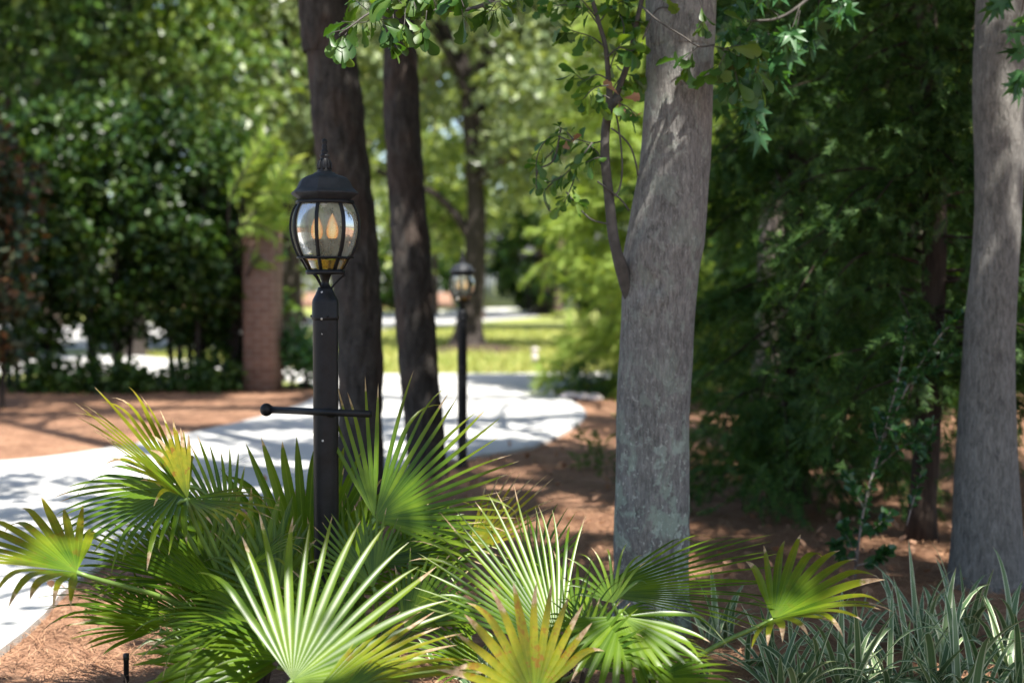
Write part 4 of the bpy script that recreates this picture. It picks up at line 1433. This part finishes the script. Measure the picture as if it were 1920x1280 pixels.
def tree(name, x, y, h, tr, blobs, label, leafm, n, size, barkm='bark_far', group=None, cat='tree', lean=(0, 0), fork=None, template=T_BROAD, cr=.8):
    root = empty(name, (x, y, 0), label, cat, group)
    g = Geo()
    zt = h * .8
    tp = [Vector((lean[0] * z + .1 * math.sin(z * .9 + x), lean[1] * z, z)) for z in np.linspace(-.02, zt, 30)]
    rr = [tr * (1 - .75 * z / zt) * (1 + .9 * math.exp(-max(0, z) / .35)) for z in np.linspace(0, zt, 30)]
    g.tube(tp, rr, 20, False, .18, 3)
    for (bx, by, bz, rx, ry, rz) in blobs:
        for k in range(3):
            z0 = max(1.6, min(zt * .85, bz - rz * random.uniform(.5, 1.0)))
            b = Vector((lean[0] * z0, lean[1] * z0, z0))
            e = Vector((bx + random.uniform(-.5, .5) * rx, by + random.uniform(-.5, .5) * ry, bz + random.uniform(-.2, .5) * rz))
            g.tube(catmull([b, b.lerp(e, .5) + Vector((0, 0, .12 * (e - b).length)), e], 10), lerp_list([tr * .42, tr * .1], 10), 8, False, .15, 3)
    if fork:
        for pts, r in fork:
            g.tube(catmull([Vector(p) for p in pts], 16), lerp_list([r, r * .6], 16), 10, False, .15, 3)
    g.build('trunk', barkm, root, True, (0, 0, 0))
    tot = sum(b[3] * b[4] * b[5] for b in blobs)
    Ps, ds = [], []
    for (bx, by, bz, rx, ry, rz) in blobs:
        k = max(6, int(n * (rx * ry * rz) / tot / 70))
        C = ellipsoid_pts(k, (bx, by, bz), (rx, ry, rz), .4)
        P, d = clumps(C, cr * (.5 + .7 * rng.random(k)), 70, .75)
        Ps.append(P)
        ds.append(d)
    P, d = np.concatenate(Ps), np.concatenate(ds)
    P[:, 2] = np.maximum(P[:, 2], .3)
    if y < 34:
        m = gaps(P + np.array([x, y, 0]), .2)
        P, d = P[m], d[m]
    V, Q = place(template, P, rand_frames(len(P), d * .5 + np.array([0, 0, -.3]), .6, .5), size * (.6 + .8 * rng.random(len(P))))
    np_mesh('crown', V, [Q], leafm, root, (0, 0, 0))
    return root


def clone(o, x, y, rz, s, label):
    c = o.copy()
    COL.objects.link(c)
    c.location = (x, y, 0)
    c.rotation_euler = (0, 0, rz)
    c.scale = (s, s, s)
    c['label'] = label
    for ch in o.children:
        d = ch.copy()
        COL.objects.link(d)
        d.parent = c
    return c


# oak in the middle distance, its flared trunk in a dark mulch ring
po = at(884, 655, 28.5)
oak = tree('oak_tree', po.x, 28.5, 13, .24, [(1.2, 0, 5.2, 2.4, 2, 2.0), (-.4, -.4, 6.6, 2.6, 2, 1.8), (2.8, .3, 7.6, 2.2, 2, 2.2), (.2, 0, 10.2, 3.2, 2.6, 2.4), (1.8, -.6, 3.9, 1.3, 1.2, .8)],
           'big grey green oak with a flared trunk, on the lawn behind the farther lantern', 'grey_leaf', 14000, .17, 'bark_dark',
           fork=[([(0, 0, 2.2), (-.3, 0, 2.7), (-.75, 0, 3.15), (-1.2, 0, 3.3), (-1.9, .1, 3.6)], .10), ([(0, 0, 5.0), (-.35, 0, 6.0), (-.75, 0, 7.2), (-1.0, .1, 8.6)], .12), ([(0, 0, 5.2), (.35, 0, 6.2), (.7, 0, 7.4), (.9, 0, 9)], .13)])
g = Geo()
g.lathe([(0, .13), (.4, .12), (.8, .07), (1.15, .02), (1.25, -.01)], 40, (po.x + .1, 28.3, 0))
tag(g.build('mulch', 'mulch', None, True, (0, 0, 0)), 'dark mulch ring round the foot of the big oak', 'mulch', kind='structure')

# tall trees standing behind the hedge on the left
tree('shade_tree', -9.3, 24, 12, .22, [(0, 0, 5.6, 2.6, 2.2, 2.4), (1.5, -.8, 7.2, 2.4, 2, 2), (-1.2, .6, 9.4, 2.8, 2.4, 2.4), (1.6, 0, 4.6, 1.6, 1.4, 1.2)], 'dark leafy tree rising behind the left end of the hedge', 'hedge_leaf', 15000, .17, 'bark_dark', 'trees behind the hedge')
tree('shade_tree', -6.9, 26, 13, .2, [(0, 0, 6.2, 2.4, 2.2, 2.2), (1.4, -.8, 5.2, 1.8, 1.6, 1.3), (.3, .6, 9.4, 2.8, 2.4, 2.4)], 'mid green tree rising behind the middle of the hedge', 'mid_leaf', 14000, .17, 'bark_dark', 'trees behind the hedge')
tree('shade_tree', -4.6, 29, 14, .2, [(0, 0, 6.0, 2.0, 2.2, 2.4), (.6, -.8, 4.2, 1.5, 1.6, 1.5), (-.6, .6, 9.4, 2.4, 2.4, 2.6)], 'pale grey green tree above the brick pillar end of the hedge', 'grey_leaf', 14000, .17, 'bark_dark', 'trees behind the hedge')
# sunlit trees in the middle distance
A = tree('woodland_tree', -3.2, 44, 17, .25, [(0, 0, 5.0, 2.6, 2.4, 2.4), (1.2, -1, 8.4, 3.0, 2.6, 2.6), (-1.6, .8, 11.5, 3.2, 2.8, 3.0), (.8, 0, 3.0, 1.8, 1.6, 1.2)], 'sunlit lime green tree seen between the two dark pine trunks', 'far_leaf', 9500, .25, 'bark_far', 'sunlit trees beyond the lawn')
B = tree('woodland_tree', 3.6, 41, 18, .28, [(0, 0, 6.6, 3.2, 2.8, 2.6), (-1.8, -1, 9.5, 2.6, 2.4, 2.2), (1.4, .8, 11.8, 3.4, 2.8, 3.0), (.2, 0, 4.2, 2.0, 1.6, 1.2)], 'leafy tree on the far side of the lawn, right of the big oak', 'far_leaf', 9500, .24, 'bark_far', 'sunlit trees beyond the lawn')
LAB = ['behind the nearer lantern', 'at the left, over the street', 'left of the big oak, under its curved limb', 'right of the big oak, with low boughs', 'behind the bright juniper', 'above the bright juniper', 'over the small house', 'far right, behind the cedars', 'far left, behind the hedge', 'deep in the right hand woods', 'straight behind the grey oak trunk', 'between the cedar trunks, far off']
spots = [(A, -7.6, 50, 1.3, 1.05), (B, -15, 46, 2.0, 1.1), (A, -1.6, 58, 3.4, 1.2), (B, 1.4, 66, 4.0, 1.1), (A, 7.5, 40, .8, .95), (B, 8.6, 32, 5.1, .85), (A, 2.2, 84, 2.2, 1.5), (B, 12.5, 34, 1.0, 1.0), (A, -13, 34, 4.6, .95), (B, 9.5, 27, 2.9, .85), (A, 7.4, 22, 3.3, .72), (B, 12, 22, .4, .8)]
for (src, x, y, rz, s), lb in zip(spots, LAB):
    clone(src, x, y, rz, s, ('slender' if src is A else 'broad') + ' sunlit tree ' + lb)
# understorey shrubs in the far shade and behind the cedars
k = 0
SH = shrub('understorey_shrub', 3.2, 14.5, 1.3, 2.6, .15, 'dark understorey bush behind the thin cedar trunk', 'cedar_leaf', 5200, .14, 'bush', 'bushes in the right hand woods', 5, T_BROAD, 1.0, .5, .03)
for (x, y, rz, s, lb) in ((5.0, 15.5, 1.2, 1.1, 'dark bush behind the broad trunk at the right edge'), (6.9, 17.5, 2.2, 1.3, 'dark bush at the far right edge of the woods'), (4.4, 18.5, 3.1, 1.25, 'dark bush deep between the cedars'), (2.6, 19.5, 4.4, .95, 'dark bush just right of the grey oak trunk, far back'), (7.5, 13, 5.5, 1.1, 'dark bush right beside the right picture edge')):
    clone(SH, x, y, rz, s, lb)
SH2 = shrub('woodland_shrub', 3.8, 56, 2.4, 3.2, .1, 'shady bush beyond the lawn, left of the juniper', 'hedge_leaf', 4200, .22, 'bush', 'bushes beyond the street', 5, T_BROAD, 1.6, .5, .04)
for (x, y, rz, s, lb) in ((7.2, 50, 1, 1.1, 'shady bush beyond the lawn, hidden by the juniper'), (-6.6, 72, 2, 1.2, 'shady bush across the street, between lamp post and pine'), (-12, 62, 3, 1.2, 'shady bush across the street, behind the brick pillar'), (-2.8, 84, 4, 1.2, 'shady bush across the street, between the dark pines'), (1.3, 66, 5, 1.5, 'shady bush beyond the kerb, right of the big oak'),
                         (-20, 58, 5.5, 1.4, 'shady bush across the street, behind the hedge'), (12, 44, .5, 1.3, 'shady bush far right beyond the lawn')):
    clone(SH2, x, y, rz, s, lb)

# far woods: reads as one mass
n = 760
C = np.stack([-50 + 100 * rng.random(n), 90 + 22 * rng.random(n), .8 + 24 * rng.random(n) ** .95], 1)
P, d = clumps(C, 2.0 * (.6 + .8 * rng.random(n)), 105, .8)
P[:, 2] = np.maximum(P[:, 2], .3)
V, Q = place(T_DIAM, P, rand_frames(len(P), d * .5 + np.array([0, 0, -.2]), .7, .5), .55 * (.6 + .8 * rng.random(len(P))))
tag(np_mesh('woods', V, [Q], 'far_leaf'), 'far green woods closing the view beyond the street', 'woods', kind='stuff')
for i, (px, D, r) in enumerate(((815, 66, .13), (1010, 66, .14), (1045, 60, .15), (690, 70, .16))):
    q = at(px, 600, D)
    rt = empty('bare_trunk', (q.x, D, 0), '%s trunk in the far shade %s' % (('slim', 'thin', 'brown', 'dark')[i], ('left of the farther lantern', 'above the marker post', 'beside the bright juniper', 'between the two dark pines')[i]), 'tree trunk', 'far trunks in the shade')
    g = Geo()
    g.tube([Vector((.05 * z * math.sin(i), 0, z)) for z in np.linspace(-.02, 14, 14)], lerp_list([r * 1.4, r, r * .8, r * .5], 14), 12, False, .15, 2)
    g.build('trunk', 'bark_far', rt, True, (0, 0, 0))

# house glimpsed through the trees
hx = at(912, 560, 80)
hr = empty('house', (hx.x + 3.2, 84, 0), 'pale house glimpsed through the trees right of the big oak', 'house')
g = Geo()
g.box((0, 0, 1.5), (7.4, 6, 3.0))
hw = g.build('wall', 'siding', hr, False, (0, 0, 0))
g = Geo()
g.add([(-4, -3.5, 3.0), (4, -3.5, 3.0), (4, 3.5, 3.0), (-4, 3.5, 3.0), (-3.4, 0, 5.0), (3.4, 0, 5.0)], [(0, 1, 5, 4), (2, 3, 4, 5), (3, 2, 1, 0)], [(1, 2, 5), (3, 0, 4)])
g.build('roof', 'shingle', hr, False, (0, 0, 0))
for wx in (-2.2, 2.2):
    g = Geo()
    g.box((wx, -3.04, 1.7), (1.2, .06, 1.5))
    w = g.build('window', 'trim', hr, False, (0, 0, 0))
    g = Geo()
    g.box((wx, -3.08, 1.7), (1.0, .03, 1.3))
    g.build('glass', 'pane', w, False, (0, 0, 0))
g = Geo()
g.box((0, -3.04, 1.05), (1.0, .06, 2.1))
g.build('door', 'trim', hr, False, (0, 0, 0))
for wx in (-3.62, 3.62):
    g = Geo()
    g.box((wx, -3.3, 1.5), (.34, .34, 3.0))
    g.build('porch_column', 'trim', hr, False, (0, 0, 0))

# pale marker post on the lawn
q = at(1003, 688, 22.6)
mr = empty('marker_post', (q.x, 22.6, 0), 'short pale grey marker post standing on the lawn', 'marker post')
g = Geo()
g.box((0, 0, .13), (.10, .10, .26))
b_ = g.build('post', 'stone', mr, False, (0, 0, 0))
g = Geo()
g.add([(-.065, -.065, .26), (.065, -.065, .26), (.065, .065, .26), (-.065, .065, .26), (-.065, -.065, .285), (.065, -.065, .285), (.065, .065, .285), (-.065, .065, .285), (0, 0, .32)],
      [(0, 1, 5, 4), (1, 2, 6, 5), (2, 3, 7, 6), (3, 0, 4, 7), (3, 2, 1, 0)], [(4, 5, 8), (5, 6, 8), (6, 7, 8), (7, 4, 8)])
g.build('cap', 'stone', mr, False, (0, 0, 0))

# black riser stake in the straw
q = at(237, 1280, 4.45)
g = Geo()
g.lathe([(.0085, -.05), (.0085, .078), (.0098, .079), (.0098, .096), (.0075, .099), (.003, .1), (0, .1)], 18)
tag(g.build('stake', 'plastic', None, True, (q.x, 4.45, 0)), 'short black plastic stake in the straw at the bottom left', 'stake')

#%%PART4

# ================================================================== FAN PALMS
G_DOWN = Vector((0, 0, -1))


def frond(root, hub, tip, nrm, span=170, nseg=34, age=.1, droop=.25, cup=.12, split=.5, bent=.12, label=None, base=None, steps=15, side_drop=.0, short=.25):
    nseg = int(nseg * .74)
    hub, tip = at(*hub), at(*tip)
    a = (tip - hub)
    R = a.length * 1.09
    a.normalize()
    n = Vector(nrm)
    n = (n - a * n.dot(a)).normalized()
    s = a.cross(n)            # side
    ribs, splits = [], []
    sp = math.radians(span)
    for j in range(nseg):
        q = (j + .5) / nseg * 2 - 1
        th = q * sp / 2
        L = R * (1 - short * abs(q) ** 2.2) * random.uniform(.92, 1.05)
        d = (a * math.cos(th) + s * math.sin(th) + n * (cup * abs(math.sin(th)) ** 1.5)).normalized()
        d = (d + G_DOWN * side_drop * abs(q)).normalized()
        bend = random.random() < bent + .13
        kink = random.uniform(.62, .85)
        dj = droop * random.uniform(.7, 1.3)
        wig = Vector((random.gauss(0, .035), random.gauss(0, .035), random.gauss(0, .035)))
        p = hub.copy()
        pts = [p.copy()]
        for k in range(steps):
            t = (k + 1) / steps
            g_ = dj * (.25 * t + 1.6 * max(0, t - split) ** 1.2)
            if bend and t > kink:
                g_ += .9
            d = (d + G_DOWN * g_ * .22 + wig * max(0, t - split)).normalized()
            p = p + d * (L / steps)
            pts.append(p.copy())
        ribs.append(pts)
        splits.append(split * random.uniform(.9, 1.1))
    V, Q, Cc = [], [], []
    ns = steps + 1
    rnd = [random.random() for _ in range(nseg)]

    def edge(j, k):   # boundary between seg j-1 and j
        if j == 0:
            return ribs[0][k] * 1.5 - ribs[1][k] * .5
        if j == nseg:
            return ribs[-1][k] * 1.5 - ribs[-2][k] * .5
        return (ribs[j - 1][k] + ribs[j][k]) * .5
    for j in range(nseg):
        if random.random() < .035:
            continue
        b = len(V)
        ts = splits[j]
        ks = max(1, int(ts * steps))
        wl0, wr0 = edge(j, ks) - ribs[j][ks], edge(j + 1, ks) - ribs[j][ks]
        hw = (wl0.length + wr0.length) * .5
        for k in range(ns):
            t = k / steps
            rib = ribs[j][k]
            nn = n
            if k <= ks:
                l, r = edge(j, k), edge(j + 1, k)
                w = (l - r).length * .5
            else:
                f = max(0.0, 1 - ((t - ts) / (1 - ts)) ** 2.2) ** .9 * .96
                l, r = rib + wl0 * f, rib + wr0 * f
                w = hw * f
            pl = .28 * w
            V += [tuple(l + nn * pl * .5), tuple(rib - nn * pl * .5), tuple(r + nn * pl * .5)]
            Cc += [(t, rnd[j], age, 1.0), (t, rnd[j], age, 0.0), (t, rnd[j], age, 1.0)]
        for k in range(steps):
            o = b + k * 3
            Q += [(o, o + 1, o + 4, o + 3), (o + 1, o + 2, o + 5, o + 4)]
    fr = np_mesh('frond', np.array(V), [np.array(Q)], 'palm', root, None, False, np.array(Cc))
    if label:
        fr['label'] = label
    B = root.location + Vector((random.gauss(0, .025), random.gauss(0, .025), .03)) if base is None else base
    g = Geo()
    L = (hub - B).length
    c1 = B + Vector((0, 0, L * .45))
    c2 = hub - a * L * .22 - n * .02 if a.dot((hub - B).normalized()) > -.3 else hub + Vector((0, 0, -.2 * L))
    P = [(B * (1 - t) ** 3 + c1 * 3 * t * (1 - t) ** 2 + c2 * 3 * t * t * (1 - t) + hub * t ** 3) for t in np.linspace(0, 1, 18)]
    g.tube(P, lerp_list([.011, .0075, .006], 18), 8)
    pm = g.build('petiole', 'petiole', fr)
    return fr


def palm(px, D, label):
    q = at(px, 1300, D)
    r = empty('fan_palm', (q.x, D, 0), label, 'fan palm', 'young fan palms round the lamp')
    g = Geo()
    g.lathe([(0, -.02), (.07, -.01), (.075, .04), (.055, .09), (.03, .13), (0, .14)], 16, (q.x, D, 0))
    for k in range(16):
        a = k * 2.4
        b = Vector((q.x + .05 * math.cos(a), D + .05 * math.sin(a), .02))
        g.tube(catmull([b, b + Vector((.03 * math.cos(a), .03 * math.sin(a), .08)), b + Vector((.05 * math.cos(a), .05 * math.sin(a), .17))], 6), lerp_list([.014, .004], 6), 6)
    g.build('crown_base', 'bark_dark', r)
    return r


p1 = palm(450, 4.15, 'leftmost fan palm, with brown tipped old leaves reaching over the driveway edge')
p2 = palm(690, 4.25, 'fan palm right behind the lamp post foot, with the big upright yellow green fan')
p3 = palm(600, 3.75, 'fan palm in front of the lamp post with a glossy sunlit fan')
p4 = palm(1035, 3.95, 'fan palm in the bottom middle with one yellowing leaf')
p5 = palm(1260, 3.95, 'rightmost fan palm, its drooping leaves in front of the grey oak foot')

# front glossy fan
frond(p3, (548, 1275, 3.45), (800, 1075, 3.66), (.16, -.72, .66), 176, 32, .08, .10, .10, .40, .06, 'glossy sunlit fan leaf', short=.12)
frond(p3, (590, 1300, 3.40), (850, 1195, 3.5), (.0, -.42, .9), 80, 18, .55, .22, .1, .45, .2, 'yellowing leaf with dry brown edge')
frond(p3, (482, 1160, 3.72), (245, 1145, 3.72), (-.1, -.22, .97), 130, 24, .06, .55, .15, .30, .12)
frond(p3, (585, 1200, 3.72), (262, 1238, 3.62), (.0, -.55, .8), 60, 18, .0, .15, .05, .7, .05)
frond(p3, (560, 1240, 3.60), (410, 1120, 3.7), (.2, -.35, .9), 110, 20, .03, .3, .1, .4, .1)
frond(p3, (640, 1300, 3.35), (760, 1250, 3.3), (.0, -.3, .95), 150, 20, .35, .5, .1, .4, .2)
# left palm
frond(p1, (345, 912, 4.12), (108, 980, 3.95), (-.1, -.42, .88), 150, 32, .04, .42, .10, .50, .3)
frond(p1, (352, 935, 4.02), (172, 745, 3.98), (.62, -.16, .72), 130, 28, .50, .12, .25, .45, .3, 'old leaf with brown dry tips', short=.5)
frond(p1, (352, 936, 4.0), (318, 800, 4.0), (.5, -.6, .5), 40, 9, .80, .05, .1, .6, .4, 'half dead leaf stub with straw coloured blades')
frond(p1, (352, 936, 4.0), (500, 955, 3.92), (.1, -.28, .95), 90, 16, .45, .30, .15, .45, .4, 'yellowing half leaf with torn dry tips')
frond(p1, (143, 1072, 3.75), (-90, 1005, 3.68), (-.05, -.22, .97), 190, 26, .48, .28, .28, .5, .3, 'old leaf blotched with rusty red spots')
frond(p1, (352, 925, 4.3), (495, 835, 4.35), (-.5, -.22, .84), 90, 18, .03, .16, .1, .12, .0)
frond(p1, (470, 1165, 4.22), (415, 930, 4.3), (.1, -.95, .2), 110, 24, .0, .05, .05, .6, .05)
frond(p1, (440, 1140, 3.98), (238, 985, 4.0), (.35, -.3, .9), 80, 24, .0, .25, .08, .40, .1)
frond(p1, (410, 1190, 3.9), (150, 1035, 4.1), (.3, -.25, .92), 90, 24, .03, .3, .1, .36, .05)
frond(p1, (470, 1060, 4.05), (560, 1010, 4.0), (.1, -.4, .9), 130, 18, .30, .7, .1, .4, .5, 'leaf with dry hanging tips')
frond(p1, (380, 1120, 4.1), (330, 930, 4.15), (.1, -.7, .5), 100, 24, .0, .2, .08, .5, .1)
frond(p1, (420, 1080, 4.15), (250, 900, 4.2), (.4, -.3, .8), 70, 18, .0, .1, .08, .3, .0)
frond(p1, (500, 1180, 4.0), (640, 1080, 4.05), (-.1, -.4, .9), 100, 20, .0, .3, .08, .4, .0)
# palm behind the post
frond(p2, (703, 972, 4.22), (885, 778, 4.30), (.10, -.72, .62), 150, 36, .20, .05, .10, .36, .05, 'big upright yellow green fan leaf', short=.10)
frond(p2, (575, 1095, 4.5), (528, 840, 4.5), (.05, -1, .12), 110, 24, .0, .02, .03, .62, .0, 'upright dark green fan leaf in shade')
frond(p2, (640, 1115, 4.38), (800, 1010, 4.3), (.0, -.32, .94), 160, 26, .0, .35, .1, .45, .1)
frond(p2, (812, 1135, 4.2), (690, 1065, 4.2), (.1, -.35, .92), 150, 24, .0, .3, .1, .45, .1)
frond(p2, (625, 1010, 4.62), (668, 880, 4.65), (.2, -.7, .5), 110, 20, .0, .15, .08, .5, .05)
frond(p2, (690, 1050, 4.35), (900, 1000, 4.3), (.1, -.35, .92), 90, 20, .04, .3, .1, .4, .15)
frond(p2, (720, 985, 4.25), (940, 950, 4.2), (.1, -.4, .9), 50, 12, .25, .15, .1, .36, .1)
frond(p2, (880, 1035, 4.45), (1008, 900, 4.5), (-.35, -.6, .7), 80, 16, .92, .06, .1, .35, .1, 'dried straw coloured leaf')
frond(p2, (600, 1150, 4.3), (470, 1010, 4.3), (.1, -.6, .7), 130, 24, .0, .2, .08, .5, .05)
frond(p2, (650, 1180, 4.1), (560, 1060, 4.1), (.1, -.5, .8), 120, 22, .0, .3, .08, .5, .05)
frond(p2, (660, 1090, 4.4), (740, 930, 4.45), (.2, -.7, .6), 90, 20, .0, .15, .08, .5, .05)
frond(p2, (760, 1080, 4.35), (860, 960, 4.4), (.1, -.6, .7), 110, 22, .0, .2, .08, .5, .1)
frond(p1, (520, 1120, 4.1), (450, 980, 4.1), (.1, -.7, .6), 110, 22, .0, .15, .08, .5, .1)
frond(p1, (330, 1090, 4.1), (160, 1000, 4.1), (.2, -.35, .9), 110, 22, .05, .35, .1, .45, .15)
frond(p3, (520, 1250, 3.65), (330, 1270, 3.6), (.0, -.4, .9), 90, 18, .0, .3, .1, .5, .1)
frond(p1, (300, 1180, 3.95), (150, 1110, 3.95), (.2, -.45, .85), 120, 26, .03, .35, .1, .5, .15)
frond(p1, (430, 1010, 4.2), (330, 850, 4.2), (.3, -.6, .7), 100, 24, .05, .1, .1, .5, .1)
frond(p2, (700, 1100, 4.1), (640, 960, 4.15), (.1, -.75, .6), 100, 26, .02, .1, .08, .55, .05)
frond(p2, (760, 1180, 4.0), (860, 1060, 4.05), (.1, -.6, .75), 120, 26, .03, .2, .1, .5, .1)
frond(p3, (400, 1260, 3.7), (290, 1190, 3.7), (.1, -.5, .8), 130, 26, .03, .35, .1, .5, .1)
# bottom middle palm
frond(p4, (900, 1250, 3.9), (780, 1190, 3.9), (.0, -.4, .9), 120, 22, .0, .3, .1, .45, .1)
frond(p4, (1090, 1250, 3.6), (1190, 1150, 3.6), (.0, -.6, .8), 110, 20, .05, .25, .1, .45, .1)
frond(p4, (1045, 1215, 3.82), (875, 965, 3.98), (.22, -.66, .72), 95, 32, .06, .08, .08, .40, .04, 'large upright bright green fan leaf', short=.1)
frond(p4, (1060, 1225, 3.75), (1128, 1058, 3.78), (-.2, -.7, .65), 60, 12, .08, .08, .05, .25, .05)
frond(p4, (1002, 1310, 3.45), (918, 1118, 3.45), (.15, -.72, .68), 160, 22, .72, .12, .10, .5, .12, 'yellow and ochre ageing fan leaf')
frond(p4, (905, 1180, 4.1), (770, 1110, 4.05), (.0, -.3, .95), 120, 22, .02, .3, .1, .45, .1)
frond(p4, (1000, 1080, 4.3), (1045, 950, 4.35), (.1, -.9, .3), 80, 12, .0, .05, .05, .25, .0)
frond(p4, (1080, 1180, 3.95), (960, 1040, 4.1), (.2, -.5, .85), 120, 24, .0, .2, .05, .4, .0)
# right palm
frond(p5, (1118, 1112, 4.10), (1500, 1068, 4.1), (.0, -.26, .96), 90, 28, .0, .14, .15, .3, .05, 'dark glossy arching leaf')
frond(p5, (1450, 1160, 3.9), (1655, 1090, 3.82), (-.3, -.22, .93), 200, 26, .36, .55, .45, .5, .22, 'yellow green leaf drooping at the right')
frond(p5, (1165, 1155, 3.65), (1215, 1310, 3.45), (.1, -.55, .82), 180, 26, .02, .5, .1, .5, .25)
frond(p5, (1180, 1215, 3.62), (1335, 1245, 3.55), (.05, -.3, .95), 120, 22, .06, .45, .1, .45, .2)
frond(p5, (1110, 1190, 3.75), (1040, 1120, 3.8), (.05, -.4, .9), 150, 20, .04, .25, .1, .4, .1)
frond(p5, (1150, 1130, 3.9), (1120, 1020, 3.95), (.0, -.5, .8), 130, 16, .1, .6, .1, .3, .3)
frond(p5, (1230, 1270, 3.5), (1390, 1300, 3.45), (.0, -.35, .93), 120, 20, .1, .4, .1, .45, .2)
frond(p5, (1160, 1150, 3.8), (1300, 1190, 3.75), (.0, -.3, .95), 130, 18, .15, .8, .1, .35, .5)

# ================================================================== STRIPED STRAP-LEAF CLUMPS


def strap_clump(px, D, n, ln, label, wd=.025):
    n = int(n * .42)
    q = at(px, 1200, D)
    V, Q, Cc = [], [], []
    K = 9
    ln *= .88
    for i in range(n):
        az = random.random() * 6.283
        el = math.radians(random.uniform(32, 84))
        d = Vector((math.cos(az) * math.cos(el), math.sin(az) * math.cos(el), math.sin(el)))
        s = Vector((-math.sin(az), math.cos(az), 0))
        p = Vector((random.gauss(0, .035), random.gauss(0, .035), 0))
        L = ln * random.uniform(.55, 1.1)
        w0 = wd * random.uniform(.7, 1.2)
        g_ = random.uniform(.06, .36)
        r = random.random()
        tw = random.gauss(0, .5)
        s = (s + Vector((0, 0, tw * .4))).normalized()
        b = len(V)
        for k in range(K + 1):
            t = k / K
            w = w0 * min(1, .55 + 1.6 * t) * max(.02, 1 - t ** 3.2)
            up = s.cross(d).normalized()
            for e in (-1, 0, 1):
                v = p + s * w * .5 * e + up * (.18 * w * abs(e))
                V.append((v.x, v.y, max(.004, v.z)))
                Cc.append((t, abs(e), r, 1))
            d = (d + G_DOWN * g_ * (t + .2)).normalized()
            p = p + d * (L / K)
        for k in range(K):
            o = b + k * 3
            Q += [(o, o + 1, o + 4, o + 3), (o + 1, o + 2, o + 5, o + 4)]
    o = np_mesh('strap_leaf_clump', np.array(V), [np.array(Q)], 'stripe', None, (q.x, D, 0), True, np.array(Cc))
    return tag(o, label, 'strap leaf plant', 'striped strap leaf plants')


for a in ((1345, 4.95, 46, .36, 'striped strap leaf clump close to the right side of the grey oak foot'), (1420, 4.6, 40, .36, 'striped strap leaf clump under the tip of the dark arching palm leaf'),
          (1480, 4.15, 70, .44, 'dense striped clump right under the drooping yellow green palm leaf'), (1575, 4.25, 60, .42, 'striped clump right of the drooping palm leaf, at the lower edge'),
          (1655, 4.3, 60, .42, 'striped clump at the lower edge, two places right of the drooping palm leaf'), (1740, 4.35, 64, .46, 'tall striped clump at the lower edge below the thin cedar'),
          (1815, 4.15, 60, .44, 'striped clump at the lower edge below the broad right trunk'), (1905, 4.3, 56, .44, 'striped clump in the bottom right corner'),
          (1720, 4.85, 46, .42, 'sparser striped clump just in front of the thin cedar foot'), (1800, 4.95, 44, .46, 'bluish upright clump at the foot of the broad right trunk'),
          (1900, 4.8, 44, .44, 'striped clump at the right edge below the broad trunk'), (1600, 4.8, 36, .32, 'low striped clump between the sapling and the lower edge'),
          (345, 4.75, 34, .30, 'small striped clump behind the left palm petioles'), (880, 4.6, 40, .30, 'shaded striped clump between the glossy fan and the yellowing leaf'), (930, 4.3, 34, .26, 'small striped clump left of the ochre palm leaf'),
          (1230, 4.6, 30, .30, 'small striped clump in front of the grey oak foot')):
    strap_clump(*a)

# sun pools on the high canopy: nothing further; finish
for o in SC.objects:
    if o.type == 'MESH' and o.data.polygons and o.name.startswith(('crown', 'foliage', 'woods')):
        o.data.shade_flat()
